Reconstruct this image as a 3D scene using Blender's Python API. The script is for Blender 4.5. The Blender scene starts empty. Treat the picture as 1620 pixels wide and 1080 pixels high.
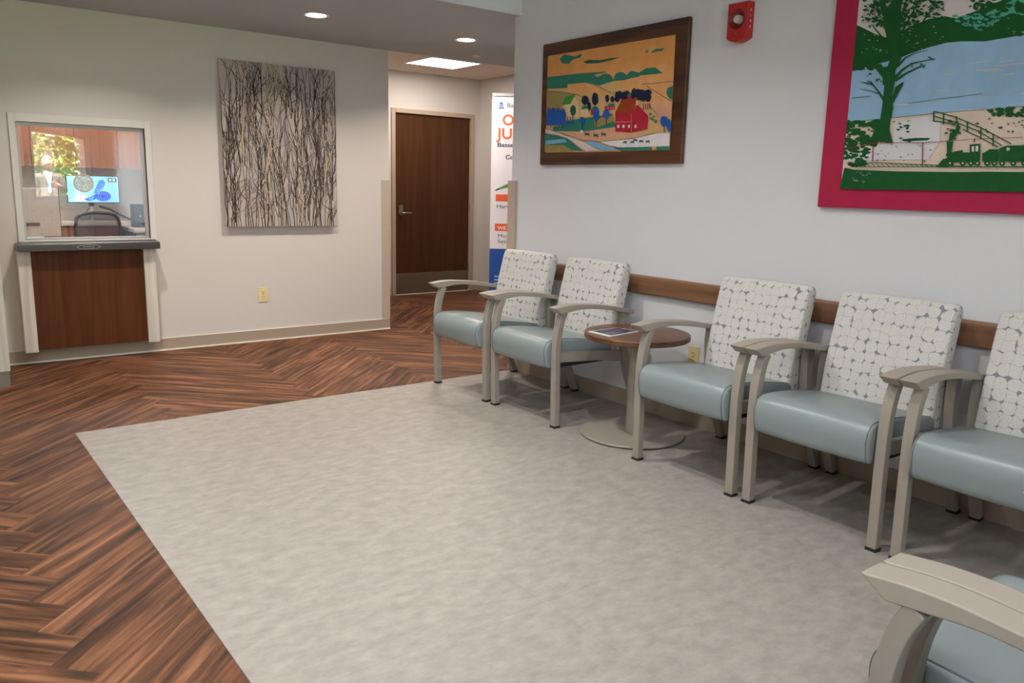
import bpy, bmesh, math, random
from mathutils import Vector, Matrix

# ------------------------------------------------------------------ camera
SC = bpy.context.scene
COL = SC.collection
YAW, PITCH, ROLL, FPX, CAMH = 0.65182, 0.18975, 0.02397, 1271.62, 1.32
cy, sy = math.cos(YAW), math.sin(YAW)
FW = Vector((sy*math.cos(PITCH), cy*math.cos(PITCH), -math.sin(PITCH)))
R0 = Vector((cy, -sy, 0)); U0 = R0.cross(FW)
RT = R0*math.cos(ROLL) + U0*math.sin(ROLL)
UP = -R0*math.sin(ROLL) + U0*math.cos(ROLL)
cam_data = bpy.data.cameras.new('camera')
cam = bpy.data.objects.new('camera', cam_data); COL.objects.link(cam)
m3 = Matrix((RT, UP, -FW)).transposed()
cam.matrix_world = Matrix.Translation((0, 0, CAMH)) @ m3.to_4x4()
cam_data.sensor_width = 36.0; cam_data.lens = FPX/1620*36.0
cam_data.clip_start = 0.05; cam_data.clip_end = 200
SC.camera = cam
SC.view_settings.view_transform = 'Standard'
SC.view_settings.look = 'None'
SC.view_settings.gamma = 1.0
SC.view_settings.exposure = 0.0
SC.cycles.max_bounces = 8
SC.cycles.diffuse_bounces = 5
SC.cycles.sample_clamp_indirect = 60.0
SC.cycles.use_denoising = True

# ------------------------------------------------------------------ world
W = bpy.data.worlds.new('sky'); SC.world = W; W.use_nodes = True
bg = W.node_tree.nodes['Background']
bg.inputs[0].default_value = (0.72, 0.86, 1.0, 1); bg.inputs[1].default_value = 11.0
sun_d = bpy.data.lights.new('sun', 'SUN'); sun_d.energy = 190.0; sun_d.angle = .01; sun_d.color = (1, .96, .88)
sun = bpy.data.objects.new('sun', sun_d); COL.objects.link(sun)
sun.rotation_euler = Vector((-.20, .42, .885)).to_track_quat('Z', 'Y').to_euler()   # shines from over the roof towards the garden

# ------------------------------------------------------------------ light levels
E_CAN = 17.0        # each recessed downlight, W
E_CAN_SEAT = 19.0   # downlights over the seating
E_FILL_SEAT = 78.0  # unseen panels added as cool ambient fill, W
E_HALL = 22.0
E_OFFICE = 50.0
WARM = (1.0, 0.90, 0.79); NEUT = (1.0, 0.98, 0.95); COOL = (0.84, 0.93, 1.0)

def lamp(name, kind, loc, energy, color, size=0.15, sizey=None, spread=None, rot=(0, 0, 0), parent=None, spot=None, blend=0.3):
    d = bpy.data.lights.new(name, kind); d.energy = energy; d.color = color
    if kind == 'AREA':
        d.shape = 'DISK' if sizey is None else 'RECTANGLE'
        d.size = size
        if sizey: d.size_y = sizey
        if spread: d.spread = spread
    if kind == 'SPOT':
        d.shadow_soft_size = size; d.spot_size = spot; d.spot_blend = blend
    o = bpy.data.objects.new(name, d); COL.objects.link(o)
    o.location = loc; o.rotation_euler = rot
    if parent: o.parent = parent
    return o

# ------------------------------------------------------------------ materials
def lin(c):
    return tuple(((v/255)/12.92 if v/255 <= .04045 else ((v/255+.055)/1.055)**2.4) for v in c)

def mat(name, rgb, rough=0.6, metal=0.0, spec=0.5, noise=0.0, nscale=20.0, emit=None, estr=0.0, bump=0.0, bscale=200.0, coat=0.0):
    m = bpy.data.materials.new(name); m.use_nodes = True
    nt = m.node_tree; b = nt.nodes['Principled BSDF']
    c = rgb
    b.inputs['Base Color'].default_value = (*c, 1)
    b.inputs['Roughness'].default_value = rough
    b.inputs['Metallic'].default_value = metal
    b.inputs['Specular IOR Level'].default_value = spec
    if coat: b.inputs['Coat Weight'].default_value = coat
    tc = nt.nodes.new('ShaderNodeTexCoord')
    if noise > 0:
        n = nt.nodes.new('ShaderNodeTexNoise'); n.inputs['Scale'].default_value = nscale; n.inputs['Detail'].default_value = 4
        nt.links.new(tc.outputs['Object'], n.inputs['Vector'])
        r = nt.nodes.new('ShaderNodeValToRGB')
        r.color_ramp.elements[0].position = .3; r.color_ramp.elements[1].position = .7
        r.color_ramp.elements[0].color = (*[v*(1-noise) for v in c], 1)
        r.color_ramp.elements[1].color = (*[min(1, v*(1+noise)) for v in c], 1)
        nt.links.new(n.outputs[0], r.inputs[0]); nt.links.new(r.outputs[0], b.inputs['Base Color'])
    if bump > 0:
        n = nt.nodes.new('ShaderNodeTexNoise'); n.inputs['Scale'].default_value = bscale; n.inputs['Detail'].default_value = 3
        nt.links.new(tc.outputs['Object'], n.inputs['Vector'])
        bp = nt.nodes.new('ShaderNodeBump'); bp.inputs['Strength'].default_value = bump; bp.inputs['Distance'].default_value = 0.002
        nt.links.new(n.outputs[0], bp.inputs['Height']); nt.links.new(bp.outputs[0], b.inputs['Normal'])
    if emit:
        b.inputs['Emission Color'].default_value = (*emit, 1); b.inputs['Emission Strength'].default_value = estr
    return m

def wood(name, dark, light, rough=0.4, scale=(1.5, 1.5, 14.0), axis='Z', contrast=(.35, .65), coord='Object', spec=.5):
    """streaky wood grain running along the given axis of the object"""
    m = bpy.data.materials.new(name); m.use_nodes = True
    nt = m.node_tree; b = nt.nodes['Principled BSDF']
    tc = nt.nodes.new('ShaderNodeTexCoord'); mp = nt.nodes.new('ShaderNodeMapping')
    s = {'X': (.8, 16, 16), 'Y': (16, .8, 16), 'Z': (16, 16, .8)}[axis]
    mp.inputs['Scale'].default_value = s
    nt.links.new(tc.outputs[coord], mp.inputs['Vector'])
    n = nt.nodes.new('ShaderNodeTexNoise'); n.inputs['Scale'].default_value = 1.4; n.inputs['Detail'].default_value = 6; n.inputs['Distortion'].default_value = .4
    nt.links.new(mp.outputs[0], n.inputs['Vector'])
    r = nt.nodes.new('ShaderNodeValToRGB')
    r.color_ramp.elements[0].position = contrast[0]; r.color_ramp.elements[1].position = contrast[1]
    r.color_ramp.elements[0].color = (*dark, 1); r.color_ramp.elements[1].color = (*light, 1)
    nt.links.new(n.outputs[0], r.inputs[0]); nt.links.new(r.outputs[0], b.inputs['Base Color'])
    b.inputs['Roughness'].default_value = rough; b.inputs['Specular IOR Level'].default_value = spec
    return m

def plank_floor():
    m = bpy.data.materials.new('herringbone_planks'); m.use_nodes = True
    nt = m.node_tree; b = nt.nodes['Principled BSDF']; L = nt.links
    uv = nt.nodes.new('ShaderNodeUVMap'); uv.uv_map = 'UVMap'
    at = nt.nodes.new('ShaderNodeAttribute'); at.attribute_name = 'rnd'
    # long streaks
    mp = nt.nodes.new('ShaderNodeMapping'); mp.inputs['Scale'].default_value = (1.1, 17, 1)
    L.new(uv.outputs[0], mp.inputs['Vector'])
    n1 = nt.nodes.new('ShaderNodeTexNoise'); n1.inputs['Scale'].default_value = 1.6; n1.inputs['Detail'].default_value = 5; n1.inputs['Roughness'].default_value = .62; n1.inputs['Distortion'].default_value = .5
    L.new(mp.outputs[0], n1.inputs['Vector'])
    r1 = nt.nodes.new('ShaderNodeValToRGB'); cr = r1.color_ramp
    cr.elements[0].position = .33; cr.elements[0].color = (*lin((57, 43, 34)), 1)
    cr.elements[1].position = .70; cr.elements[1].color = (*lin((150, 104, 74)), 1)
    e = cr.elements.new(.46); e.color = (*lin((92, 59, 41)), 1)
    e = cr.elements.new(.56); e.color = (*lin((121, 79, 54)), 1)
    L.new(n1.outputs[0], r1.inputs[0])
    # broad dark patches
    mp2 = nt.nodes.new('ShaderNodeMapping'); mp2.inputs['Scale'].default_value = (1.6, 9, 1)
    L.new(uv.outputs[0], mp2.inputs['Vector'])
    n2 = nt.nodes.new('ShaderNodeTexNoise'); n2.inputs['Scale'].default_value = 1.2; n2.inputs['Detail'].default_value = 2
    L.new(mp2.outputs[0], n2.inputs['Vector'])
    r2 = nt.nodes.new('ShaderNodeValToRGB')
    r2.color_ramp.elements[0].position = .36; r2.color_ramp.elements[0].color = (.60, .62, .66, 1)
    r2.color_ramp.elements[1].position = .52; r2.color_ramp.elements[1].color = (1, 1, 1, 1)
    L.new(n2.outputs[0], r2.inputs[0])
    mx = nt.nodes.new('ShaderNodeMixRGB'); mx.blend_type = 'MULTIPLY'; mx.inputs[0].default_value = .9
    L.new(r1.outputs[0], mx.inputs[1]); L.new(r2.outputs[0], mx.inputs[2])
    # per plank tone
    mr = nt.nodes.new('ShaderNodeMapRange'); mr.inputs['To Min'].default_value = .80; mr.inputs['To Max'].default_value = 1.14
    L.new(at.outputs['Fac'], mr.inputs['Value'])
    hs = nt.nodes.new('ShaderNodeHueSaturation'); L.new(mr.outputs[0], hs.inputs['Value']); L.new(mx.outputs[0], hs.inputs['Color'])
    L.new(hs.outputs[0], b.inputs['Base Color'])
    b.inputs['Roughness'].default_value = .5; b.inputs['Specular IOR Level'].default_value = .16
    return m

def vinyl_grey():
    m = bpy.data.materials.new('pale_grey_sheet_vinyl'); m.use_nodes = True
    nt = m.node_tree; b = nt.nodes['Principled BSDF']; L = nt.links
    tc = nt.nodes.new('ShaderNodeTexCoord')
    mp = nt.nodes.new('ShaderNodeMapping'); mp.inputs['Scale'].default_value = (12, 20, 1)
    L.new(tc.outputs['Object'], mp.inputs['Vector'])
    n = nt.nodes.new('ShaderNodeTexNoise'); n.inputs['Scale'].default_value = 1.0; n.inputs['Detail'].default_value = 7; n.inputs['Roughness'].default_value = .68; n.inputs['Distortion'].default_value = .15
    L.new(mp.outputs[0], n.inputs['Vector'])
    r = nt.nodes.new('ShaderNodeValToRGB')
    r.color_ramp.elements[0].position = .33; r.color_ramp.elements[0].color = (*lin((141, 134, 127)), 1)
    r.color_ramp.elements[1].position = .68; r.color_ramp.elements[1].color = (*lin((165, 156, 148)), 1)
    L.new(n.outputs[0], r.inputs[0])
    # sheet seams, 0.914 m apart
    br = nt.nodes.new('ShaderNodeTexBrick'); br.offset = 0
    br.inputs['Scale'].default_value = 1.0; br.inputs['Brick Width'].default_value = .914; br.inputs['Row Height'].default_value = .914
    br.inputs['Mortar Size'].default_value = .0012; br.inputs['Color1'].default_value = (1, 1, 1, 1); br.inputs['Color2'].default_value = (1, 1, 1, 1); br.inputs['Mortar'].default_value = (.86, .85, .84, 1)
    mb = nt.nodes.new('ShaderNodeMapping'); mb.inputs['Location'].default_value = (-.637, -.006, 0)
    L.new(tc.outputs['Object'], mb.inputs['Vector']); L.new(mb.outputs[0], br.inputs['Vector'])
    mx = nt.nodes.new('ShaderNodeMixRGB'); mx.blend_type = 'MULTIPLY'; mx.inputs[0].default_value = 1
    L.new(r.outputs[0], mx.inputs[1]); L.new(br.outputs['Color'], mx.inputs[2])
    L.new(mx.outputs[0], b.inputs['Base Color'])
    b.inputs['Roughness'].default_value = .45; b.inputs['Specular IOR Level'].default_value = .35
    return m

def leaf_fabric():
    m = bpy.data.materials.new('leaf_pattern_fabric'); m.use_nodes = True
    nt = m.node_tree; b = nt.nodes['Principled BSDF']; L = nt.links
    uv = nt.nodes.new('ShaderNodeUVMap'); uv.uv_map = 'UVMap'
    mp = nt.nodes.new('ShaderNodeMapping'); mp.inputs['Scale'].default_value = (1, 1, 1)
    nd = nt.nodes.new('ShaderNodeTexNoise'); nd.inputs['Scale'].default_value = 30; nd.inputs['Detail'].default_value = 1; L.new(uv.outputs[0], nd.inputs['Vector'])
    sb = nt.nodes.new('ShaderNodeVectorMath'); sb.operation = 'SUBTRACT'; sb.inputs[1].default_value = (.5, .5, .5); L.new(nd.outputs['Color'], sb.inputs[0])
    sc_ = nt.nodes.new('ShaderNodeVectorMath'); sc_.operation = 'SCALE'; sc_.inputs['Scale'].default_value = .030; L.new(sb.outputs[0], sc_.inputs[0])
    ad = nt.nodes.new('ShaderNodeVectorMath'); ad.operation = 'ADD'; L.new(uv.outputs[0], ad.inputs[0]); L.new(sc_.outputs[0], ad.inputs[1])
    L.new(ad.outputs[0], mp.inputs['Vector'])
    v = nt.nodes.new('ShaderNodeTexVoronoi'); v.voronoi_dimensions = '2D'; v.feature = 'F1'; v.inputs['Scale'].default_value = 22; v.inputs['Randomness'].default_value = .32
    L.new(mp.outputs[0], v.inputs['Vector'])
    # gaps between the leaves: far from every leaf centre
    g = nt.nodes.new('ShaderNodeValToRGB'); g.color_ramp.elements[0].position = .575; g.color_ramp.elements[1].position = .61
    g.color_ramp.elements[0].color = (0, 0, 0, 1); g.color_ramp.elements[1].color = (1, 1, 1, 1)
    L.new(v.outputs['Distance'], g.inputs[0])
    # outlines between leaves
    ve = nt.nodes.new('ShaderNodeTexVoronoi'); ve.voronoi_dimensions = '2D'; ve.feature = 'DISTANCE_TO_EDGE'; ve.inputs['Scale'].default_value = 22; ve.inputs['Randomness'].default_value = .32
    L.new(mp.outputs[0], ve.inputs['Vector'])
    ge = nt.nodes.new('ShaderNodeValToRGB'); ge.color_ramp.elements[0].position = .0; ge.color_ramp.elements[1].position = .045
    ge.color_ramp.elements[0].color = (*lin((180, 174, 168)), 1); ge.color_ramp.elements[1].color = (*lin((208, 204, 199)), 1)
    L.new(ve.outputs['Distance'], ge.inputs[0])
    # veins, direction turned per leaf
    vr = nt.nodes.new('ShaderNodeVectorRotate'); vr.rotation_type = 'Z_AXIS'
    sep = nt.nodes.new('ShaderNodeSeparateColor'); L.new(v.outputs['Color'], sep.inputs[0])
    ml = nt.nodes.new('ShaderNodeMath'); ml.operation = 'MULTIPLY'; ml.inputs[1].default_value = 6.28; L.new(sep.outputs[0], ml.inputs[0])
    L.new(mp.outputs[0], vr.inputs['Vector']); L.new(ml.outputs[0], vr.inputs['Angle'])
    wv = nt.nodes.new('ShaderNodeTexWave'); wv.inputs['Scale'].default_value = 34; wv.inputs['Distortion'].default_value = .5
    L.new(vr.outputs[0], wv.inputs['Vector'])
    rv = nt.nodes.new('ShaderNodeValToRGB'); rv.color_ramp.elements[0].position = .0; rv.color_ramp.elements[1].position = .16
    rv.color_ramp.elements[0].color = (.78, .77, .75, 1); rv.color_ramp.elements[1].color = (1, 1, 1, 1)
    L.new(wv.outputs['Fac'], rv.inputs[0])
    m1 = nt.nodes.new('ShaderNodeMixRGB'); m1.blend_type = 'MULTIPLY'; m1.inputs[0].default_value = .8
    L.new(ge.outputs[0], m1.inputs[1]); L.new(rv.outputs[0], m1.inputs[2])
    m2 = nt.nodes.new('ShaderNodeMixRGB'); L.new(g.outputs[0], m2.inputs[0]); L.new(m1.outputs[0], m2.inputs[1])
    m2.inputs[2].default_value = (*lin((132, 134, 140)), 1)
    L.new(m2.outputs[0], b.inputs['Base Color'])
    b.inputs['Roughness'].default_value = .85; b.inputs['Specular IOR Level'].default_value = .2
    return m

def glass(name, tint=(1, 1, 1), refl=.12):
    m = bpy.data.materials.new(name); m.use_nodes = True
    nt = m.node_tree; nt.nodes.clear(); L = nt.links
    out = nt.nodes.new('ShaderNodeOutputMaterial'); mx = nt.nodes.new('ShaderNodeMixShader')
    t = nt.nodes.new('ShaderNodeBsdfTransparent'); t.inputs[0].default_value = (*tint, 1)
    g = nt.nodes.new('ShaderNodeBsdfGlossy'); g.inputs['Roughness'].default_value = 0.0; g.inputs['Color'].default_value = (1, 1, 1, 1)
    lw = nt.nodes.new('ShaderNodeLayerWeight'); lw.inputs['Blend'].default_value = .35
    mr = nt.nodes.new('ShaderNodeMapRange'); mr.inputs['To Min'].default_value = refl; mr.inputs['To Max'].default_value = .7
    L.new(lw.outputs['Fresnel'], mr.inputs['Value'])
    mr.inputs['From Min'].default_value = .04
    L.new(mr.outputs[0], mx.inputs[0]); L.new(t.outputs[0], mx.inputs[1]); L.new(g.outputs[0], mx.inputs[2]); L.new(mx.outputs[0], out.inputs[0])
    return m

M = {}
M['wall'] = mat('warm_grey_wall_paint', lin((207, 200, 193)), .75, spec=.25, bump=.04, bscale=260)
M['wall_r'] = mat('wall_paint_cool_lit', lin((217, 216, 219)), .75, spec=.25, bump=.04, bscale=260)  # same paint as the reception wall, lightened and blued for its cooler light
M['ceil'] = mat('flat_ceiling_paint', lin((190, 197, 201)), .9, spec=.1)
M['ceil_h'] = mat('hall_ceiling_paint', lin((222, 206, 194)), .9, spec=.1)
M['floor'] = plank_floor()
M['vinyl'] = vinyl_grey()
M['base'] = mat('taupe_rubber_base', lin((168, 152, 134)), .5, spec=.3)
M['bead'] = mat('cream_caulk_bead', lin((232, 224, 208)), .5)
M['frame_metal'] = mat('champagne_powder_coat', lin((152, 143, 132)), .42, spec=.45, bump=.05, bscale=900)
M['arm'] = mat('taupe_moulded_armrest', lin((158, 148, 136)), .5, spec=.35, bump=.08, bscale=700)
M['seat'] = mat('seafoam_grey_vinyl', lin((134, 145, 146)), .36, spec=.5, bump=.05, bscale=500)
M['piping'] = mat('dark_seam_piping', lin((92, 106, 110)), .5)
M['fabric'] = leaf_fabric()
M['black'] = mat('black_plastic', (.012, .012, .013), .5)
M['dark'] = mat('dark_dust_cover', (.02, .02, .022), .8)
M['walnut'] = wood('walnut_laminate', lin((70, 34, 13)), lin((98, 54, 25)), .42, axis='Z', contrast=(.25, .75), spec=.2)
M['walnut_y'] = wood('walnut_rail', lin((116, 80, 56)), lin((136, 98, 70)), .45, axis='Y')
M['table_top'] = wood('walnut_table_laminate', lin((88, 54, 34)), lin((116, 76, 52)), .35, axis='Y')
M['door'] = wood('dark_stained_door_veneer', lin((62, 34, 15)), lin((84, 49, 24)), .4, axis='Z', contrast=(.25, .8), spec=.25)
M['cab'] = wood('cherry_cabinet_laminate', lin((142, 88, 54)), lin((166, 108, 72)), .4, axis='Z', spec=.2)
M['white_wood'] = wood('whitewashed_wood', lin((188, 178, 164)), lin((216, 208, 196)), .5, axis='Z')
M['pic_frame'] = wood('brown_picture_frame', lin((58, 30, 15)), lin((96, 56, 30)), .35, axis='Y')
M['steel'] = mat('brushed_steel', (.34, .33, .31), .3, metal=1.0)
M['steel_d'] = mat('satin_steel', (.13, .12, .11), .34, metal=1.0)
M['kick'] = mat('bronzed_kick_plate', (.24, .19, .15), .42, metal=.8)
M['alu'] = mat('silver_aluminium', lin((196, 194, 190)), .4, metal=.35)
M['frame_white'] = mat('white_window_frame', lin((214, 210, 203)), .45)
M['door_frame'] = mat('taupe_door_frame_paint', lin((176, 156, 138)), .5)
M['guard'] = mat('beige_corner_guard', lin((186, 168, 150)), .5)
M['glass'] = glass('clear_glass', refl=.12)
M['acrylic'] = glass('clear_acrylic', refl=.05)
M['outlet'] = mat('ivory_outlet_plastic', lin((222, 206, 150)), .4)
M['slot'] = mat('outlet_slot', lin((90, 76, 50)), .6)
M['red'] = mat('red_alarm_plastic', lin((176, 26, 22)), .35)
M['red_d'] = mat('red_alarm_recess', lin((120, 12, 12)), .4)
M['strobe'] = mat('strobe_lens', lin((214, 208, 204)), .1, spec=.9, metal=.3)
M['white'] = mat('white_print', lin((236, 232, 232)), .5)
M['led'] = mat('lit_lens', (1, 1, 1), .5, emit=(1, .96, .90), estr=9.0)
M['led_t'] = mat('lit_diffuser', (1, 1, 1), .5, emit=(1, .97, .94), estr=7.0)
M['trimring'] = mat('white_trim_ring', lin((225, 222, 216)), .4)

# ------------------------------------------------------------------ helpers
def px_ray(px, py):
    return FW + RT*((px-810)/FPX) - UP*((py-540)/FPX)
def at_x(px, py, X):
    d = px_ray(px, py); return Vector((0, 0, CAMH)) + d*(X/d.x)
def at_y(px, py, Y):
    d = px_ray(px, py); return Vector((0, 0, CAMH)) + d*(Y/d.y)

def box(bm, x0, x1, y0, y1, z0, z1, mi=0):
    v = [bm.verts.new(p) for p in ((x0, y0, z0), (x1, y0, z0), (x1, y1, z0), (x0, y1, z0), (x0, y0, z1), (x1, y0, z1), (x1, y1, z1), (x0, y1, z1))]
    for f in ((3, 2, 1, 0), (4, 5, 6, 7), (0, 1, 5, 4), (1, 2, 6, 5), (2, 3, 7, 6), (3, 0, 4, 7)):
        bm.faces.new([v[i] for i in f]).material_index = mi
    return v

def prism(bm, prof, a, b, axis='Y', mi=0):
    """closed 2-D profile extruded from a to b along an axis; profile coords are the other two axes in order"""
    def P(p, t):
        if axis == 'Y': return (p[0], t, p[1])
        if axis == 'X': return (t, p[0], p[1])
        return (p[0], p[1], t)
    n = len(prof)
    va = [bm.verts.new(P(p, a)) for p in prof]; vb = [bm.verts.new(P(p, b)) for p in prof]
    fs = []
    for i in range(n):
        j = (i+1) % n
        fs.append(bm.faces.new((va[i], va[j], vb[j], vb[i])))
    fs.append(bm.faces.new(list(reversed(va)))); fs.append(bm.faces.new(vb))
    for f in fs: f.material_index = mi
    return fs

def tube(bm, pts, r, seg=10, mi=0, close=False):
    pts = [Vector(p) for p in pts]; rings = []
    n = len(pts)
    for i, p in enumerate(pts):
        if close: t = pts[(i+1) % n] - pts[i-1]
        else: t = pts[min(i+1, n-1)] - pts[max(i-1, 0)]
        t.normalize()
        u = t.cross(Vector((0, 0, 1)))
        if u.length < .1: u = t.cross(Vector((0, 1, 0)))
        u.normalize(); w = t.cross(u)
        rr = r[i] if isinstance(r, (list, tuple)) else r
        rings.append([bm.verts.new(p + u*math.cos(2*math.pi*k/seg)*rr + w*math.sin(2*math.pi*k/seg)*rr) for k in range(seg)])
    m = n if close else n-1
    for i in range(m):
        A, B = rings[i], rings[(i+1) % n]
        for k in range(seg):
            bm.faces.new((A[k], A[(k+1) % seg], B[(k+1) % seg], B[k])).material_index = mi
    if not close:
        bm.faces.new(list(reversed(rings[0]))).material_index = mi; bm.faces.new(rings[-1]).material_index = mi

def lathe(bm, prof, seg=48, mi=0, center=(0, 0), axis='Z', base=(0, 0, 0)):
    """prof: list of (r, h) from bottom to top"""
    bx, by, bz = base
    def P(r, h, a):
        c, s = math.cos(a)*r, math.sin(a)*r
        if axis == 'Z': return (bx+c, by+s, bz+h)
        if axis == 'X': return (bx+h, by+c, bz+s)
        return (bx+c, by+h, bz+s)
    rings = []
    for r, h in prof:
        if r < 1e-6: rings.append([bm.verts.new(P(0, h, 0))])
        else: rings.append([bm.verts.new(P(r, h, 2*math.pi*k/seg)) for k in range(seg)])
    for A, B in zip(rings, rings[1:]):
        for k in range(seg):
            a = [A[k % len(A)], A[(k+1) % len(A)], B[(k+1) % len(B)], B[k % len(B)]]
            u = []
            for q in a:
                if q not in u: u.append(q)
            if len(u) > 2: bm.faces.new(u).material_index = mi

def obj(name, bm, mats, parent=None, bevel=0.0, smooth=False, seg=2, angle=35):
    bmesh.ops.recalc_face_normals(bm, faces=bm.faces)
    me = bpy.data.meshes.new(name); bm.to_mesh(me); bm.free()
    if not isinstance(mats, (list, tuple)): mats = [mats]
    for q in mats: me.materials.append(q)
    o = bpy.data.objects.new(name, me); COL.objects.link(o)
    if parent is not None: o.parent = parent
    if smooth or bevel:
        for p in me.polygons: p.use_smooth = True
        if not bevel: me.set_sharp_from_angle(angle=math.radians(angle))
    if bevel:
        b = o.modifiers.new('bevel', 'BEVEL'); b.width = bevel; b.segments = seg; b.limit_method = 'ANGLE'; b.angle_limit = math.radians(35)
        w = o.modifiers.new('wn', 'WEIGHTED_NORMAL'); w.keep_sharp = False
    return o

def thing(name, label, cat, loc=(0, 0, 0), rotz=0, group=None):
    o = bpy.data.objects.new(name, None); COL.objects.link(o)
    o.location = loc; o.rotation_euler = (0, 0, rotz); o.empty_display_size = .1
    return tag(o, label, cat, group)

def tag(o, label, cat, group=None):
    o['label'] = label; o['category'] = cat
    if group: o['group'] = group
    return o

def struct(name, bm, mats, parent=None, **k):
    o = obj(name, bm, mats, parent, **k)
    if parent is None: o['kind'] = 'structure'
    return o

def BM(): return bmesh.new()
def boxes(*bs):
    bm = BM()
    for b in bs: box(bm, *b)
    return bm

def dup(root, loc, rotz, label, group=None):
    r = root.copy(); COL.objects.link(r); r.location = loc; r.rotation_euler = (0, 0, rotz); r['label'] = label
    if group: r['group'] = group
    for ch in list(root.children):
        c = ch.copy(); COL.objects.link(c); c.parent = r
        for g in ch.children:
            d = g.copy(); COL.objects.link(d); d.parent = c
    return r

def crom(pts, n=6):
    """smooth curve through the 2-D points"""
    out = []
    P = [pts[0]] + list(pts) + [pts[-1]]
    for i in range(1, len(P)-2):
        p0, p1, p2, p3 = P[i-1], P[i], P[i+1], P[i+2]
        for k in range(n):
            t = k/n
            out.append(tuple(.5*((2*p1[j]) + (-p0[j]+p2[j])*t + (2*p0[j]-5*p1[j]+4*p2[j]-p3[j])*t*t + (-p0[j]+3*p1[j]-3*p2[j]+p3[j])*t**3) for j in range(len(p1))))
    out.append(tuple(pts[-1])); return out

def text_part(name, s, size, loc, rot, m, parent, extrude=.0004, bold=False, scalex=1.0):
    cu = bpy.data.curves.new(name, 'FONT'); cu.body = s; cu.size = size; cu.extrude = extrude
    if bold: cu.offset = size*.018
    tmp = bpy.data.objects.new(name, cu); COL.objects.link(tmp)
    dg = bpy.context.evaluated_depsgraph_get()
    me = bpy.data.meshes.new_from_object(tmp.evaluated_get(dg))
    bpy.data.objects.remove(tmp); bpy.data.curves.remove(cu)
    me.materials.clear(); me.materials.append(m); me.name = name
    o = bpy.data.objects.new(name, me); COL.objects.link(o)
    o.parent = parent; o.location = loc; o.rotation_euler = rot; o.scale = (scalex, 1, 1)
    return o

# ------------------------------------------------------------------ layout constants
XW = 3.52          # right wall face
YL = 6.547         # left (reception) wall face
YS = 4.60          # soffit front
YE = 4.66          # end of right wall
YD = 8.534         # hall door wall
XH = 5.92          # hall side wall
ZS, ZC, ZH = 2.465, 2.90, 2.607
XR0 = -3.5         # far left wall of the room
YB = -1.9          # wall behind the camera
XO = 3.56          # end of reception wall

# ------------------------------------------------------------------ large structure
def build_floor():
    w = .1524; s2 = math.sqrt(.5)
    bm = BM(); uvl = bm.loops.layers.uv.new('UVMap'); fl = bm.faces.layers.float.new('rndf')
    rng = random.Random(3)
    x0, y0 = .323, 5.03
    def plank(a0, a1, b0, b1, horiz):
        c = []
        for a, b in ((a0, b0), (a1, b0), (a1, b1), (a0, b1)):
            c.append(((a-b)*s2*w + x0, (a+b)*s2*w + y0))
        xs = [p[0] for p in c]; ys = [p[1] for p in c]
        if min(xs) > 6.2 or max(xs) < -3.6 or min(ys) > 10.6 or max(ys) < -6: return
        if max(xs) < 6.2 and min(ys) > 8.8 and min(xs) > 3.2: return
        vs = [bm.verts.new((p[0], p[1], 0)) for p in c]
        f = bm.faces.new(vs); o1, o2 = rng.random()*40, rng.random()*40
        uv = [(0, 0), (1.2192, 0), (1.2192, w), (0, w)] if horiz else [(0, w), (0, 0), (1.2192, 0), (1.2192, w)]
        for l, t in zip(f.loops, uv): l[uvl].uv = (t[0]+o1, t[1]+o2)
        f[fl] = rng.random()
    for m_ in range(-12, 13):
        for k in range(-90, 90):
            ox, oy = k + 8*m_, k - 8*m_
            plank(ox, ox+8, oy, oy+1, True)
            plank(ox+8, ox+9, oy-7, oy+1, False)
    bm.faces.ensure_lookup_table()
    vals = [f[fl] for f in bm.faces]
    me = bpy.data.meshes.new('floor'); bm.to_mesh(me); bm.free()
    att = me.attributes.new('rnd', 'FLOAT', 'FACE')
    for i, v in enumerate(vals): att.data[i].value = v
    me.materials.append(M['floor'])
    o = bpy.data.objects.new('floor', me); COL.objects.link(o); o['kind'] = 'structure'
    for p in me.polygons:
        if p.normal.z < 0: p.flip()
build_floor()
struct('floor_vinyl', boxes((.637, XW, YB, YS-.013, -.001, .0015), (1.75, XW, -4.6, YB, -.001, .0015)), M['vinyl'])

# reception wall with the opening for the transaction window
OX0, OX1, OZ0, OZ1 = .70, 1.522, .875, 1.680
T = .13
struct('wall_left', boxes((XR0-.1, OX0, YL, YL+T, 0, ZC), (OX1, XO, YL, YL+T, 0, ZC), (OX0, OX1, YL, YL+T, 0, OZ0), (OX0, OX1, YL, YL+T, OZ1, ZC)), M['wall'])
struct('wall_right', boxes((XW, XW+.12, -4.9, YE, 0, ZC+.05)), M['wall_r'])
struct('wall_corridor_near', boxes((XW+.12, XH+.1, YE-.12, YE, 0, ZC)), M['wall'])
struct('wall_hall_side', boxes((XH, XH+.1, YE, YD+.12, 0, ZC)), M['wall'])
struct('wall_hall_end', boxes((XO, 4.672, YD, YD+.12, 0, ZC), (5.832, XH, YD, YD+.12, 0, ZC), (4.672, 5.832, YD, YD+.12, 2.188, ZC), (4.672, 5.832, YD+.09, YD+.12, 0, 2.188)), M['wall'])
struct('wall_hall_left', boxes((XO-.12, XO, YL+T, YD+.12, 0, ZC)), M['wall'])
struct('wall_far_left', boxes((XR0-.1, XR0, YB-.1, YL, 0, ZC)), M['wall'])
RX0, RX1, RZ0, RZ1 = -2.6, .2, .95, 2.35
struct('wall_rear', boxes((XR0, RX0, YB-.12, YB, 0, ZC), (RX1, 1.70, YB-.12, YB, 0, ZC), (RX0, RX1, YB-.12, YB, 0, RZ0), (RX0, RX1, YB-.12, YB, RZ1, ZC)), M['wall'])
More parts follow.
